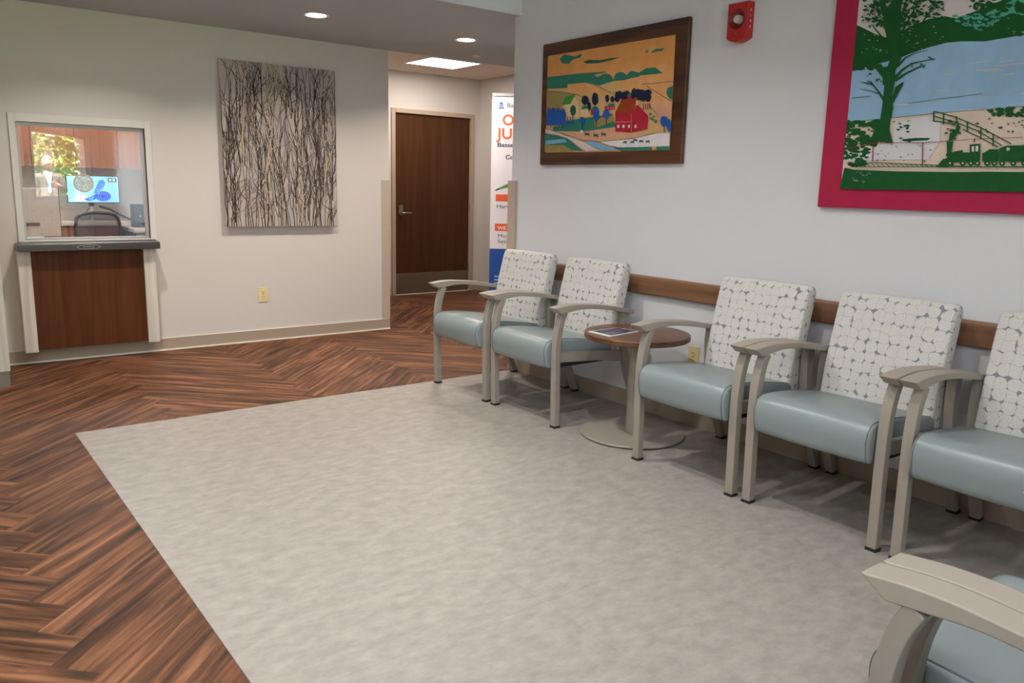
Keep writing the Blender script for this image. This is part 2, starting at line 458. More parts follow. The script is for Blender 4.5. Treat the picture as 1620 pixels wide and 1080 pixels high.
w3 = struct('fill_window', boxes((RX0, RX0+.05, YB-.09, YB+.01, RZ0, RZ1), (RX1-.05, RX1, YB-.09, YB+.01, RZ0, RZ1), (-1.225, -1.175, YB-.09, YB+.01, RZ0+.05, RZ1-.05), (RX0+.05, RX1-.05, YB-.09, YB+.01, RZ0, RZ0+.05), (RX0+.05, RX1-.05, YB-.09, YB+.01, RZ1-.05, RZ1)), M['alu'])  # unseen rear window, added so cool daylight reaches the walls
struct('pane', boxes((RX0+.05, -1.225, YB-.05, YB-.044, RZ0+.05, RZ1-.05), (-1.175, RX1-.05, YB-.05, YB-.044, RZ0+.05, RZ1-.05)), M['acrylic'], parent=w3)
def portal(x, y, z, w_, h_, rz):
    o = lamp('sky_portal', 'AREA', (x, y, z), 1.0, (1, 1, 1), w_, h_, rot=(math.pi/2, 0, rz)); o.data.cycles.is_portal = True
portal((RX0+RX1)/2, YB-.11, (RZ0+RZ1)/2, RX1-RX0, RZ1-RZ0, math.pi)
bm = BM(); prism(bm, [(XR0-.1, YB-.12), (1.64, YB-.12), (3.06, -4.80), (XW+.1, -4.90), (XW+.1, YS), (XR0-.1, YS)], ZC, ZC+.08, 'Z'); struct('ceiling', bm, M['ceil'])
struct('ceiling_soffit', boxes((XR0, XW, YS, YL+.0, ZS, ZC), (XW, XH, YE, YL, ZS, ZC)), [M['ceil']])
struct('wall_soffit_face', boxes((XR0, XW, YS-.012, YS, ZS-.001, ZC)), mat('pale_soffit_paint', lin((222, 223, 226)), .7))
struct('ceiling_hall', boxes((XO, XH, YL, YD, ZH, ZC)), M['ceil_h'])
# angled window bay behind the camera
W1, W2 = Vector((1.70, -1.90)), Vector((3.14, -4.72))
def bay():
    d = (W2-W1); L_ = d.length; d.normalize(); n = Vector((-d.y, d.x)) * -1   # outward (away from the seating)
    ang = math.atan2(d.y, d.x)
    bm = BM(); t = .1
    a0, a1, z0, z1 = .30, L_-.28, .93, 2.08
    for (p, q, zz0, zz1) in ((0, a0, 0, ZC), (a1, L_, 0, ZC), (a0, a1, 0, z0), (a0, a1, z1, ZC)): box(bm, p, q, -t, 0, zz0, zz1)
    o = struct('wall_bay', bm, M['wall_r']); o.location = (W1.x, W1.y, 0); o.rotation_euler = (0, 0, ang)
    f = BM()
    for b_ in ((a0, a0+.05), (a1-.05, a1)): box(f, b_[0], b_[1], -.09, .01, z0, z1)
    box(f, a0, a1, -.09, .01, z0, z0+.05); box(f, a0, a1, -.09, .01, z1-.05, z1)
    fo = struct('window_2', f, M['alu']); fo.location = o.location; fo.rotation_euler = o.rotation_euler
    g = struct('pane', boxes((a0+.05, a1-.05, -.05, -.044, z0+.05, z1-.05)), M['acrylic'], parent=fo)
bay()
struct('wall_bay_end', boxes((3.10, XW+.12, -4.90, -4.72, 0, ZC)), M['wall_r'])
# office beyond the window
struct('wall_office_back', boxes((-.2, XO-.12, 10.40, 10.5, 0, ZC)), mat('office_wall_paint', lin((200, 196, 184)), .8))
struct('wall_office_left', boxes((-.3, -.2, YL+T, 10.5, 0, ZC)), M['wall'])
struct('wall_office_right', boxes((XO-.13, XO-.12+.0, YD+.12, 10.5, 0, ZC)), M['wall'])
struct('ceiling_office', boxes((-.3, XO-.12, YL+T, 10.5, 2.6, 2.7)), M['ceil'])

# baseboards
def base_x(name, x0, x1, y, z1=.095, t=.008):
    struct(name, boxes((x0, x1, y-t, y, .012, z1)), M['base'])
base_x('baseboard_left', .48, XO, YL)
struct('baseboard_right', boxes((XW-.008, XW, -4.7, YE-.02, .0, .10)), M['base'])
struct('trim_1', boxes((.48, XO, YL-.014, YL, 0, .012)), M['bead'])
struct('trim_2', boxes((.48, OX0-.05, YL-.0095, YL, .095, .0975), (OX1+.03, XO-.002, YL-.0095, YL, .095, .0975)), M['bead'])
struct('baseboard_hall', boxes((XO, 4.66, YD-.008, YD, 0, .1), (5.84, XH, YD-.008, YD, 0, .1), (XH-.008, XH, YE, YD, 0, .1)), M['base'])

# ------------------------------------------------------------------ lights in the ceilings
def downlight(x, y, z, energy, label, color=NEUT, first=None):
    t = thing('recessed_downlight', label, 'ceiling light', (x, y, z), 0, None)
    b = BM(); lathe(b, [(.070, -.001), (.088, -.004), (.090, 0.0), (.07, 0)], 40)
    obj('trim_ring', b, M['trimring'], t, smooth=True)
    b = BM(); lathe(b, [(0, -.003), (.068, -.003), (.07, -.0015), (.07, 0)], 40)
    obj('lens', b, M['led'], t, smooth=True)
    lamp('downlight_lamp', 'AREA', (0, 0, -.012), energy, color, .13, spread=math.radians(130), parent=t)
    return t
downlight(2.47, 5.582, ZS, E_CAN, 'lit round downlight in the grey soffit above the twig art panel', WARM)
downlight(3.762, 5.632, ZS, E_CAN, 'lit round downlight in the soffit at the mouth of the hallway', WARM)
downlight(1.17, 5.53, ZS, E_CAN, 'round downlight in the soffit in front of the reception window', WARM)
for i, (x, y) in enumerate(((1.9, 3.4), (1.5, 1.9), (.2, 2.6))):
    downlight(x, y, ZC, E_CAN_SEAT, ('round downlight in the high ceiling nearest the soffit', 'round downlight in the high ceiling over the middle of the grey vinyl', 'round downlight in the high ceiling over the herringbone planks')[i], NEUT)
def troffer(x, y, z, sx, sy, energy, label, color, group=None):
    t = thing('ceiling_panel_light', label, 'ceiling light', (x, y, z), 0, group)
    b = boxes((-sx/2-.012, -sx/2, -sy/2-.012, sy/2+.012, -.006, .0), (sx/2, sx/2+.012, -sy/2-.012, sy/2+.012, -.006, 0), (-sx/2, sx/2, -sy/2-.012, -sy/2, -.006, 0), (-sx/2, sx/2, sy/2, sy/2+.012, -.006, 0))
    obj('frame', b, M['trimring'], t)
    obj('diffuser', boxes((-sx/2, sx/2, -sy/2, sy/2, -.004, -.001)), M['led_t'], t)
    lamp('panel_lamp', 'AREA', (0, 0, -.012), energy, color, sx, sy, parent=t)
troffer(4.83, 7.665, ZH, .60, .54, E_HALL, 'bright square ceiling panel light in the hallway before the brown door', WARM)
troffer(1.6, 9.0, 2.6, .6, 1.2, E_OFFICE*.52, 'long ceiling panel light over the back counter of the office', NEUT)
troffer(1.1, 7.0, 2.6, 1.2, .3, E_OFFICE*.4, 'added fill light panel just inside the reception window', NEUT)  # unseen panel, added to brighten the back of the silver screen
troffer(-1.5, .5, ZC, .6, 1.2, E_FILL_SEAT, 'added cool fill light panel over the waiting room, left of the camera', COOL)  # unseen panel, added for cool ambient light on both walls
troffer(.6, -1.1, ZC, .6, 1.2, E_FILL_SEAT*.45, 'added cool fill light panel over the waiting room, behind the near chairs', COOL)  # second added panel, weaker ambient fill from behind
b = BM(); lathe(b, [(0, -.012), (.036, -.012), (.040, -.008), (.040, 0)], 32)
tag(obj('sprinkler_cover', b, M['trimring'], smooth=True), 'small round sprinkler cover plate on the soffit near the panel light', 'sprinkler').location = (4.27, 6.22, ZS)

# ------------------------------------------------------------------ waiting-room chairs
def strip_profile(center, hw):
    """outline of a strip of half width hw(i) around a 2-D centre line"""
    n = len(center); L, R = [], []
    for i, p in enumerate(center):
        a = center[max(i-1, 0)]; b_ = center[min(i+1, n-1)]
        dx, dz = b_[0]-a[0], b_[1]-a[1]; l = math.hypot(dx, dz); dx /= l; dz /= l
        h = hw(i/(n-1)) if callable(hw) else hw
        L.append((p[0]-dz*h, p[1]+dx*h)); R.append((p[0]+dz*h, p[1]-dx*h))
    return L + R[::-1]

def arm_bm(y0, y1):
    top = crom([(-.043, .684), (.05, .694), (.14, .6945), (.30, .681), (.44, .659), (.566, .634)], 6)
    bot = crom([(.561, .611), (.438, .633), (.30, .655), (.167, .666), (.065, .657), (.004, .650)], 6)
    bm = BM(); prism(bm, top + bot, y0, y1); return bm

def cushion_bm(prof, y0, y1, crown=0.0, inset=.012):
    """profile extruded in y with the ends rounded by stepping the profile inward; uv laid along arc length"""
    bm = BM(); uvl = bm.loops.layers.uv.new('UVMap')
    n = len(prof); cx = sum(p[0] for p in prof)/n; cz = sum(p[1] for p in prof)/n
    nrm = []
    for i in range(n):
        a, b_ = prof[i-1], prof[(i+1) % n]; dx, dz = b_[0]-a[0], b_[1]-a[1]; l = math.hypot(dx, dz) or 1
        nrm.append((dz/l, -dx/l))
    area = sum(prof[i][0]*prof[(i+1) % n][1]-prof[(i+1) % n][0]*prof[i][1] for i in range(n))
    if area < 0: nrm = [(-a, -b_) for a, b_ in nrm]
    arc = [0]
    for i in range(n): arc.append(arc[-1]+math.hypot(prof[(i+1) % n][0]-prof[i][0], prof[(i+1) % n][1]-prof[i][1]))
    st = [(0, 1.0), (.0015, .55), (.005, .2), (.012, 0.0)]
    W_ = y1-y0; ys = [(y0+a, k) for a, k in st]
    N = 8
    for j in range(1, N): ys.append((y0+.012+(W_-.024)*j/N, -crown*math.sin(math.pi*j/N)))
    ys += [(y1-a, k) for a, k in reversed(st)]
    rings = []
    for y, k in ys:
        d = k*inset if k > 0 else k
        rings.append([bm.verts.new((p[0]-q[0]*d, y, p[1]-q[1]*d)) for p, q in zip(prof, nrm)])
    for A, B, ya, yb in zip(rings, rings[1:], ys, ys[1:]):
        for i in range(n):
            j = (i+1) % n
            f = bm.faces.new((A[i], A[j], B[j], B[i]))
            for l, t in zip(f.loops, ((ya[0], arc[i]), (ya[0], arc[i+1]), (yb[0], arc[i+1]), (yb[0], arc[i]))): l[uvl].uv = (t[0], t[1])
    for R_, off in ((rings[0], 3.0), (rings[-1], 5.0)):
        f = bm.faces.new(R_ if off == 5.0 else list(reversed(R_)))
        for l in f.loops: l[uvl].uv = (l.vert.co.x+off, l.vert.co.z)
    return bm

def make_chair(label):
    t = thing('waiting_room_armchair', label, 'chair', group='vinyl seat armchairs in the waiting room')
    # seat
    prof = crom([(.02, .336), (-.010, .336), (-.032, .352), (-.043, .40), (-.045, .435), (-.036, .466), (-.016, .486), (.012, .494), (.06, .495), (.18, .487), (.32, .468), (.44, .449), (.462, .436), (.466, .41), (.45, .385), (.30, .375), (.10, .362)], 4)
    s = obj('seat', cushion_bm(prof, -.256, .256, .004, .014), M['seat'], t, smooth=True, angle=60)
    for sgn in (-1, 1):
        pb = BM(); tube(pb, [(p[0], sgn*.2455, p[1]) for p in prof], .0022, 6, close=True)
        obj('piping', pb, M['piping'], s, smooth=True)
    # back
    bp = crom([(.425, .405), (.438, .46), (.452, .56), (.478, .68), (.508, .80), (.526, .865), (.540, .888), (.562, .896), (.586, .888), (.600, .868), (.596, .83), (.575, .74), (.548, .62), (.524, .50), (.512, .42), (.505, .385), (.46, .378), (.432, .385)], 4)
    k = obj('backrest', cushion_bm(bp, -.254, .254, .006, .016), M['fabric'], t, smooth=True, angle=60)
    # frame
    fl = crom([(.0175, .012), (.013, .18), (.009, .32), (.008, .42), (.013, .52), (.030, .60), (.055, .656)], 6)
    rl = crom([(.665, .012), (.612, .14), (.560, .28), (.527, .42), (.516, .53), (.522, .625)], 6)
    for sgn in (-1, 1):
        y0, y1 = (sgn*.265, sgn*.305) if sgn > 0 else (-.305, -.265)
        for cl in (fl, rl):
            bm = BM(); prism(bm, strip_profile(cl, .019 if cl is fl else (lambda u: .019+.006*u)), y0, y1)
            lg = obj('leg', bm, M['frame_metal'], t, bevel=.004)
            x = cl[0][0]
            g = boxes((x-.021, x+.021, y0-.002, y1+.002, 0, .014)); obj('foot_glide', g, M['black'], lg, bevel=.002)
        a0, a1 = (.262, .327) if sgn > 0 else (-.327, -.262)
        obj('armrest', arm_bm(a0, a1), M['arm'], t, bevel=.006, seg=3)
        r = crom([(.02, .402), (.165, .393), (.33, .381), (.53, .356)], 6)
        bm = BM(); prism(bm, strip_profile(r, .028), *((.268, .296) if sgn > 0 else (-.296, -.268)))
        obj('side_rail', bm, M['frame_metal'], t, bevel=.003)
    obj('seat_pan', boxes((.05, .49, -.262, .262, .338, .358)), M['dark'], t)
    obj('rear_rail', boxes((.520, .545, -.268, .268, .34, .385)), M['frame_metal'], t, bevel=.003)
    return t

WX = 2.815
GRP = 'vinyl seat armchairs in the waiting room'
c0 = make_chair('grey green armchair farthest from the camera, next to the hallway')
c0.location = (WX, 4.247, 0)
dup(c0, (WX, 3.5835, 0), 0, 'grey green armchair on the hallway side of the round side table', GRP)
dup(c0, (WX, 2.373, 0), 0, 'grey green armchair on the camera side of the round side table', GRP)
dup(c0, (WX, 1.711, 0), 0, 'grey green armchair under the gap between alarm and pink framed picture', GRP)
dup(c0, (WX, 1.048, 0), 0, 'grey green armchair by the wall cut off by the right edge', GRP)
near = dup(c0, (1.664, .612, 0), -math.pi/2, 'near armchair facing the hallway, its seat at the lower right corner', GRP)
for ch in near.children:
    if ch.name.startswith('seat') and 'pan' not in ch.name: ch.location.x = -.035   # this cushion sits a little further forward
wide = dup(c0, (.990, .612, 0), -math.pi/2, 'nearest armchair at the bottom edge, mostly out of the picture', GRP)
wide.scale = (1, 1.045, 1)

# ------------------------------------------------------------------ round side table and magazine
TX, TY, TZ = 3.115, 2.975, .568
t = thing('round_side_table', 'round walnut topped side table on a taupe disc base between the chairs', 'side table', (TX, TY, 0))
b = BM(); lathe(b, [(0, TZ-.030), (.276, TZ-.030), (.283, TZ-.026), (.284, TZ-.004), (.281, TZ), (0, TZ)], 96)
obj('table_top', b, M['table_top'], t, smooth=True)
b = BM(); lathe(b, [(.0, 0), (.262, 0), (.262, .006), (0, .006)], 96); obj('base_pad', b, M['black'], t, smooth=True)
b = BM(); lathe(b, [(0, .006), (.281, .006), (.284, .009), (.284, .014), (.281, .017), (0, .019)], 96)
obj('base_disc', b, M['frame_metal'], t, smooth=True)
b = BM(); lathe(b, [(.036, .017), (.036, TZ-.030)], 40); obj('pole', b, M['frame_metal'], t, smooth=True)
b = BM(); box(b, -.13, .13, -.02, .02, TZ-.042, TZ-.030); box(b, -.02, .02, -.13, .13, TZ-.0425, TZ-.030); obj('mounting_plate', b, M['black'], t)

def magazine():
    t = thing('magazine', 'magazine with a dark blue cover lying on the round side table', 'magazine', (3.005, 3.035, TZ+.0005), 0)
    c = [(-.115, .085), (.105, .092), (.137, -.048), (-.117, -.083)]
    bm = BM(); prism(bm, c, 0, .004, 'Z')
    obj('pages', bm, mat('magazine_paper', lin((222, 218, 210)), .5), t)
    def quad(u0, v0, u1, v1, z, m_, name):
        def L(u, v):
            a = [c[3][i]*(1-u)+c[2][i]*u for i in (0, 1)]; b_ = [c[0][i]*(1-u)+c[1][i]*u for i in (0, 1)]
            return (a[0]*(1-v)+b_[0]*v, a[1]*(1-v)+b_[1]*v)
        bm = BM(); prism(bm, [L(u0, v0), L(u1, v0), L(u1, v1), L(u0, v1)], .004, z, 'Z'); return obj(name, bm, m_, t)
    quad(.10, .06, .96, .93, .0045, mat('cover_picture', lin((52, 54, 78)), .35, noise=.7, nscale=30), 'cover_picture')
    quad(.52, .45, .80, .72, .0048, mat('cover_figure', lin((104, 72, 104)), .35, noise=.5, nscale=60), 'cover_figure')
    quad(.18, .12, .5, .5, .0048, mat('cover_figure_blue', lin((92, 104, 128)), .35, noise=.5, nscale=50), 'cover_figure')
magazine()

# ------------------------------------------------------------------ rail, guards, outlets, alarm
bm = BM(); prof = [(XW, .716), (XW-.030, .716), (XW-.036, .722), (XW-.036, .808), (XW-.028, .822), (XW, .823)]
v = prism(bm, prof, -2.0, 4.15, 'Y')
tag(obj('chair_rail', bm, M['walnut_y'], bevel=.002), 'long brown wooden bumper rail on the wall behind the chairs', 'wall rail')
def guard(name, label, b_):
    tag(obj(name, boxes(*b_), M['guard'], bevel=.003), label, 'corner guard')
guard('corner_guard', 'beige vertical corner guard on the end of the reception wall', ((XO-.078, XO+.006, YL-.006, YL+.0, .096, 1.355), (XO, XO+.006, YL, YL+.09, .096, 1.355)))
guard('corner_guard', 'beige vertical corner guard at the hallway end of the picture wall', ((XW-.020, XW, YE-.066, YE+.006, .10, 1.365), (XW-.020, XW+.07, YE, YE+.020, .10, 1.365)))

def outlet(loc, rotz, label, w=.078, h=.122):
    """plate faces local -y"""
    t = thing('wall_outlet', label, 'outlet', loc, rotz)
    obj('cover_plate', boxes((-w/2, w/2, -.006, 0, -h/2, h/2)), M['outlet'], t, bevel=.002)
    for s in (-1, 1):
        b = BM(); lathe(b, [(0, -.009), (.015, -.009), (.017, -.006)], 24, axis='Y', base=(0, 0, s*.021))
        r = obj('receptacle', b, M['outlet'], t, smooth=True)
        obj('slots', boxes((-.008, -.005, -.0095, -.008, s*.021-.002, s*.021+.008), (.005, .008, -.0095, -.008, s*.021-.002, s*.021+.008), (-.002, .002, -.0095, -.008, s*.021-.010, s*.021-.006)), M['slot'], r)
    b = BM(); lathe(b, [(0, -.0075), (.003, -.0075), (.003, -.006)], 12, axis='Y'); obj('screw', b, M['slot'], t)
outlet((2.373, YL, .392), 0, 'ivory wall outlet below the twig art panel')
outlet((XW, 2.915, .40), -math.pi/2, 'ivory wall outlet half hidden behind the chair beside the side table')

def alarm():
    # local frame: x to the right along the wall, -y out of the wall
    t = thing('fire_alarm_strobe', 'red fire alarm strobe high on the wall between the two pictures', 'fire alarm', (XW, 2.742, 2.168), -math.pi/2)
    w, h, d = .062, .088, .052
    bm = BM()
    bot = [(-w, -h+.006)] + [(-w+2*w*k/10, -h+.006-.020*math.sin(math.pi*k/10)) for k in range(1, 10)] + [(w, -h+.006)]
    fr = bot + [(w, h), (-w, h)]
    front = [(x*.97, z*.985) for x, z in fr]
    a = [bm.verts.new((x, 0, z)) for x, z in fr]; m_ = [bm.verts.new((x, -d+.006, z)) for x, z in fr]; c = [bm.verts.new((x*.94, -d, z*.96)) for x, z in fr]
    n = len(fr)
    for A, B in ((a, m_), (m_, c)):
        for i in range(n): bm.faces.new((A[i], A[(i+1) % n], B[(i+1) % n], B[i]))
    bm.faces.new(list(reversed(a)))
    # front face with a round recess
    K = 40; R_ = .050
    ring = [bm.verts.new((math.cos(2*math.pi*k/K)*R_, -d, .008+math.sin(2*math.pi*k/K)*R_)) for k in range(K)]
    ring2 = [bm.verts.new((math.cos(2*math.pi*k/K)*.022, -d+.020, .008+math.sin(2*math.pi*k/K)*.022)) for k in range(K)]
    es = []
    for i in range(n): es.append(bm.edges.get((c[i], c[(i+1) % n])))
    for k in range(K): es.append(bm.edges.new((ring[k], ring[(k+1) % K])))
    bmesh.ops.triangle_fill(bm, edges=es, use_beauty=True)
    for k in range(K): bm.faces.new((ring[k], ring[(k+1) % K], ring2[(k+1) % K], ring2[k])).material_index = 1
    bm.faces.new(ring2).material_index = 1
    obj('housing', bm, [M['red'], M['red_d']], t)
    for k in range(4):
        a_ = k*math.pi/2
        cx, sx_ = math.cos(a_), math.sin(a_)
        pts = [(r*cx, -d+.020-(r-.02)*.55, .008+r*sx_) for r in (.022, .046)]
        b = BM(); tube(b, pts, .0022, 6); obj('recess_rib', b, M['red'], t)
    b = BM(); lathe(b, [(.022, -d+.020), (.022, -d+.004), (.018, -d-.006), (.009, -d-.010), (0, -d-.011)], 32, axis='Y', base=(0, 0, .008)); obj('strobe_lens', b, M['strobe'], t, smooth=True)
    b = BM(); lathe(b, [(0, -d-.002), (.002, -d-.002), (.002, -d)], 10, axis='Y', base=(0, 0, -.062)); obj('indicator', b, M['white'], t)
    for i, ch in enumerate('FIRE'):
        text_part('lettering', ch, .020, (w+.0004, -.030, .040-.026*i), (math.pi/2, 0, math.pi/2), M['white'], t)
alarm()

# ------------------------------------------------------------------ pictures
def poly_layer(bm, pts, d, mi, X, sc, off, smooth=False):
    """flat painted shape on the canvas plane (facing -x), traced in a crop of the photo"""
    vs = []
    for x, y in pts:
        p = at_x(off[0]+x*sc, off[1]+y*sc, X); vs.append(bm.verts.new((X-d, p.y, p.z)))
    f = bm.faces.new(vs); f.material_index = mi
    if f.normal.x > 0 or True:
        f.normal_update()
        if f.normal.x > 0: f.normal_flip()
    return f

def blob(cx, cy, rx, ry, rng, n=9, j=.25):
    return [(cx+math.cos(2*math.pi*k/n)*rx*(1+rng.uniform(-j, j)), cy+math.sin(2*math.pi*k/n)*ry*(1+rng.uniform(-j, j))) for k in range(n)]

def strokes(pts, w):
    """thin polygon along a polyline in crop space; w is a width or list of widths"""
    L, R = [], []; n = len(pts)
    for i, p in enumerate(pts):
        a, b_ = pts[max(i-1, 0)], pts[min(i+1, n-1)]; dx, dy = b_[0]-a[0], b_[1]-a[1]; l = math.hypot(dx, dy) or 1
        h = (w[i] if isinstance(w, (list, tuple)) else w)/2
        L.append((p[0]-dy/l*h, p[1]+dx/l*h)); R.append((p[0]+dy/l*h, p[1]-dx/l*h))
    return L+R[::-1]

def farm_picture():
    X = XW-.030; sc, off = .2315, (840, 20)
    cols = {k: mat('paint_'+k, lin(c), .55, spec=.3, noise=.07, nscale=14) for k, c in dict(peach=(222, 160, 100), orange=(222, 154, 88), teal=(46, 118, 98), tan=(206, 166, 110), green=(60, 140, 50), cream=(222, 190, 140), navy=(24, 32, 58), blue=(34, 84, 160), red=(176, 30, 56), roof=(150, 60, 22), white=(222, 214, 214), pink=(214, 160, 128), water=(120, 170, 206), dteal=(34, 88, 78), lane=(210, 190, 186), olive=(150, 132, 78)).items()}
    names = list(cols); ix = {k: i for i, k in enumerate(names)}
    # frame: a rounded board with the print set on it
    tl, tr, br_, bl = [at_x(off[0]+x*sc, off[1]+y*sc, X) for x, y in ((82, 216), (1085, 24), (1020, 1036), (56, 1036))]
    y1, y0, z1, z0 = (tl.y+bl.y)/2, (tr.y+br_.y)/2, (tl.z+tr.z)/2, (bl.z+br_.z)/2
    t = thing('farm_picture', 'brown framed folk art farm picture with a red barn on the long wall', 'picture', (XW, (y0+y1)/2, z0))
    o = obj('frame', boxes((X+.002, XW-.001, y0, y1, z0, z1)), M['pic_frame'], None, bevel=.006, seg=3)
    bm = BM(); rng = random.Random(5)
    n = [0]
    def P(c, pts): n[0] += 1; poly_layer(bm, pts, .0006+n[0]*.00004, ix[c], X, sc, off)
    P('orange', [(117, 297), (990, 150), (950, 940), (100, 958)])
    P('peach', [(115, 440), (978, 352), (950, 940), (100, 958)])
    P('tan', [(112, 530), (560, 470), (800, 640), (880, 720), (960, 700), (950, 940), (100, 958)])
    P('orange', [(117, 297), (990, 150), (980, 330), (560, 400), (116, 425)])
    P('teal', [(195, 315), (230, 285), (300, 300), (350, 278), (340, 305), (285, 322), (262, 348), (215, 348)])
    P('dteal', [(355, 335), (400, 322), (470, 325), (540, 312), (620, 302), (540, 328), (460, 345), (385, 348)])
    P('teal', [(815, 278), (850, 248), (915, 243), (895, 262), (850, 268), (830, 275)])
    P('peach', [(758, 262), (790, 232), (830, 222), (852, 236), (830, 262), (800, 285), (775, 290)]); P('olive', [(775, 270), (795, 250), (808, 262), (792, 282)])
    P('teal', [(115, 440), (330, 415), (520, 402), (500, 412), (430, 425), (455, 440), (500, 420), (545, 425), (565, 460), (600, 410), (640, 412), (660, 430), (690, 398), (740, 410), (790, 378), (850, 374), (885, 400), (905, 412), (850, 420), (740, 430), (640, 462), (560, 468), (470, 498), (430, 492), (370, 478), (250, 490), (250, 515), (112, 522)]); P('teal', [(565, 462), (570, 435), (583, 415), (602, 406), (624, 406), (642, 416), (655, 436), (660, 455)]); P('teal', [(645, 455), (660, 420), (676, 402), (696, 397), (716, 403), (735, 418), (745, 436)]); P('teal', [(470, 495), (462, 450), (480, 425), (515, 414), (545, 425), (560, 450), (560, 470)])
    P('peach', [(250, 492), (370, 480), (580, 560), (250, 545)])
    P('olive', [(112, 535), (200, 540), (300, 560), (250, 640), (112, 690)])
    for s_, w in (([(430, 490), (500, 525), (590, 565), (640, 600)], 4), ([(760, 490), (860, 482), (972, 468)], 4), ([(790, 500), (860, 545), (960, 605)], 4), ([(800, 620), (850, 680), (900, 740)], 4), ([(112, 535), (200, 540), (320, 562), (400, 600)], 4)): P('dteal', strokes(s_, w))
    P('teal', [(925, 545), (935, 515), (972, 498), (966, 600), (940, 580)])
    P('pink', [(820, 612), (962, 606), (958, 720), (890, 740)])
    P('teal', [(240, 740), (560, 690), (580, 780), (360, 812), (150, 810), (150, 780), (240, 770)])
    P('olive', [(430, 730), (560, 700), (570, 740), (440, 790)])
    P('pink', [(180, 808), (350, 815), (560, 788), (700, 815), (820, 812), (760, 850), (480, 880), (330, 870), (250, 830)])
    # house
    P('cream', [(212, 645), (300, 575), (325, 610), (330, 720), (212, 700)])
    P('green', [(210, 632), (240, 572), (305, 562), (270, 625)])
    P('cream', [(340, 665), (400, 650), (405, 710), (340, 715)]); P('teal', [(340, 665), (352, 640), (400, 630), (398, 655)])
    P('red', [(410, 665), (445, 655), (440, 695), (410, 700)]); P('teal', [(412, 665), (425, 642), (452, 640), (450, 660)])
    P('red', [(505, 640), (575, 628), (575, 662), (505, 668)]); P('teal', [(520, 642), (535, 620), (575, 622), (576, 636)])
    for x in (525, 545, 562): P('white', [(x, 648), (x+6, 647), (x+6, 655), (x, 656)])
    P('red', [(232, 685), (242, 683), (242, 714), (232, 712)])
    for x in (225, 258, 345): P('white', [(x, 660), (x+8, 658), (x+8, 670), (x, 671)])
    # dark round trees
    for x, y, rx, ry in ((372, 598, 26, 33), (440, 588, 23, 42), (522, 586, 14, 26), (558, 592, 13, 22), (400, 640, 12, 30), (290, 668, 20, 36)):
        P('navy' if x != 290 else 'dteal', blob(x, y, rx, ry, rng, 14, .1)); P('navy', [(x-2, y+ry-4), (x+2, y+ry-4), (x+2, y+ry+16), (x-2, y+ry+16)])
    for k in range(60):
        x = rng.uniform(585, 825); top = 545 if x < 700 else 532
        y = rng.uniform(top, 620 if x > 690 else 600)
        P('navy', blob(x, y, rng.uniform(12, 24), rng.uniform(12, 22), rng, 8, .35))
    for x in (770, 785, 800, 815): P('navy', [(x, 620), (x+4, 620), (x+5, 664), (x+1, 664)])
    # barn
    P('red', [(580, 680), (690, 680), (745, 640), (806, 705), (800, 795), (690, 820), (580, 812)])
    P('roof', [(580, 684), (625, 592), (735, 585), (700, 690)]); P('red', [(700, 690), (730, 625), (770, 665), (806, 705), (800, 795), (690, 820), (690, 690)])
    P('red', [(665, 590), (688, 590), (688, 568), (665, 568)]); P('teal', [(660, 572), (675, 545), (692, 570)])
    for x in (594, 630, 667, 712): P('white', [(x, 768), (x+14, 766), (x+14, 786), (x, 788)])
    P('pink', strokes([(582, 748), (690, 746)], 3)); P('pink', strokes([(690, 690), (690, 815)], 2))
    P('cream', [(722, 600), (736, 600), (736, 634), (722, 634)])
    # blue trees
    for x, y, rx, ry in ((355, 735, 19, 24), (450, 695, 24, 48), (520, 692, 24, 32), (915, 742, 30, 36), (948, 770, 18, 44)):
        P('blue', blob(x, y, rx, ry, rng, 14, .12)); P('navy', [(x-2, y+ry-3), (x+2, y+ry-3), (x+2, y+ry+46), (x-2, y+ry+46)])
    for k in range(11):
        x = 122+k*11; P('blue', [(x-14, 770), (x-10, 690), (x, 640+8*(k % 3)), (x+10, 690), (x+14, 770)])
    for x in (140, 168, 196, 222): P('navy', [(x, 766), (x+3, 766), (x+3, 792), (x, 792)])
    for x in (255, 275, 290): P('blue', [(x-7, 760), (x, 705), (x+7, 760)])
    for k in range(10): P('teal', blob(rng.uniform(812, 880), rng.uniform(690, 755), 10, 5, rng, 7, .3))
    # lanes, stream, snow field
    P('teal', [(100, 830), (240, 850), (360, 945), (100, 925)]); P('olive', [(100, 905), (230, 905), (300, 948), (100, 956)])
    P('lane', [(106, 790), (170, 812), (240, 840), (310, 860), (380, 890), (470, 940), (380, 946), (330, 915), (260, 862), (190, 838), (104, 822)])
    P('water', [(106, 875), (235, 862), (255, 885), (105, 902)]); P('water', [(375, 880), (440, 882), (520, 912), (620, 935), (500, 942), (430, 915)])
    P('white', [(470, 880), (700, 862), (860, 826), (954, 820), (952, 915), (640, 925), (540, 908)])
    P('dteal', strokes([(104, 792), (240, 832), (330, 868), (480, 882), (700, 862), (860, 822)], 3))
    P('teal', [(560, 922), (760, 918), (952, 912), (950, 938), (630, 944)]); P('orange', [(830, 916), (862, 914), (862, 936), (835, 938)])
    for x, y in ((648, 884), (700, 884), (720, 870), (760, 878), (806, 880)):
        P('dteal', blob(x, y, 16, 7, rng, 9, .2)); P('dteal', [(x-14, y), (x-10, y), (x-10, y+14), (x-13, y+14)]); P('dteal', [(x+8, y), (x+12, y), (x+13, y+14), (x+9, y+14)])
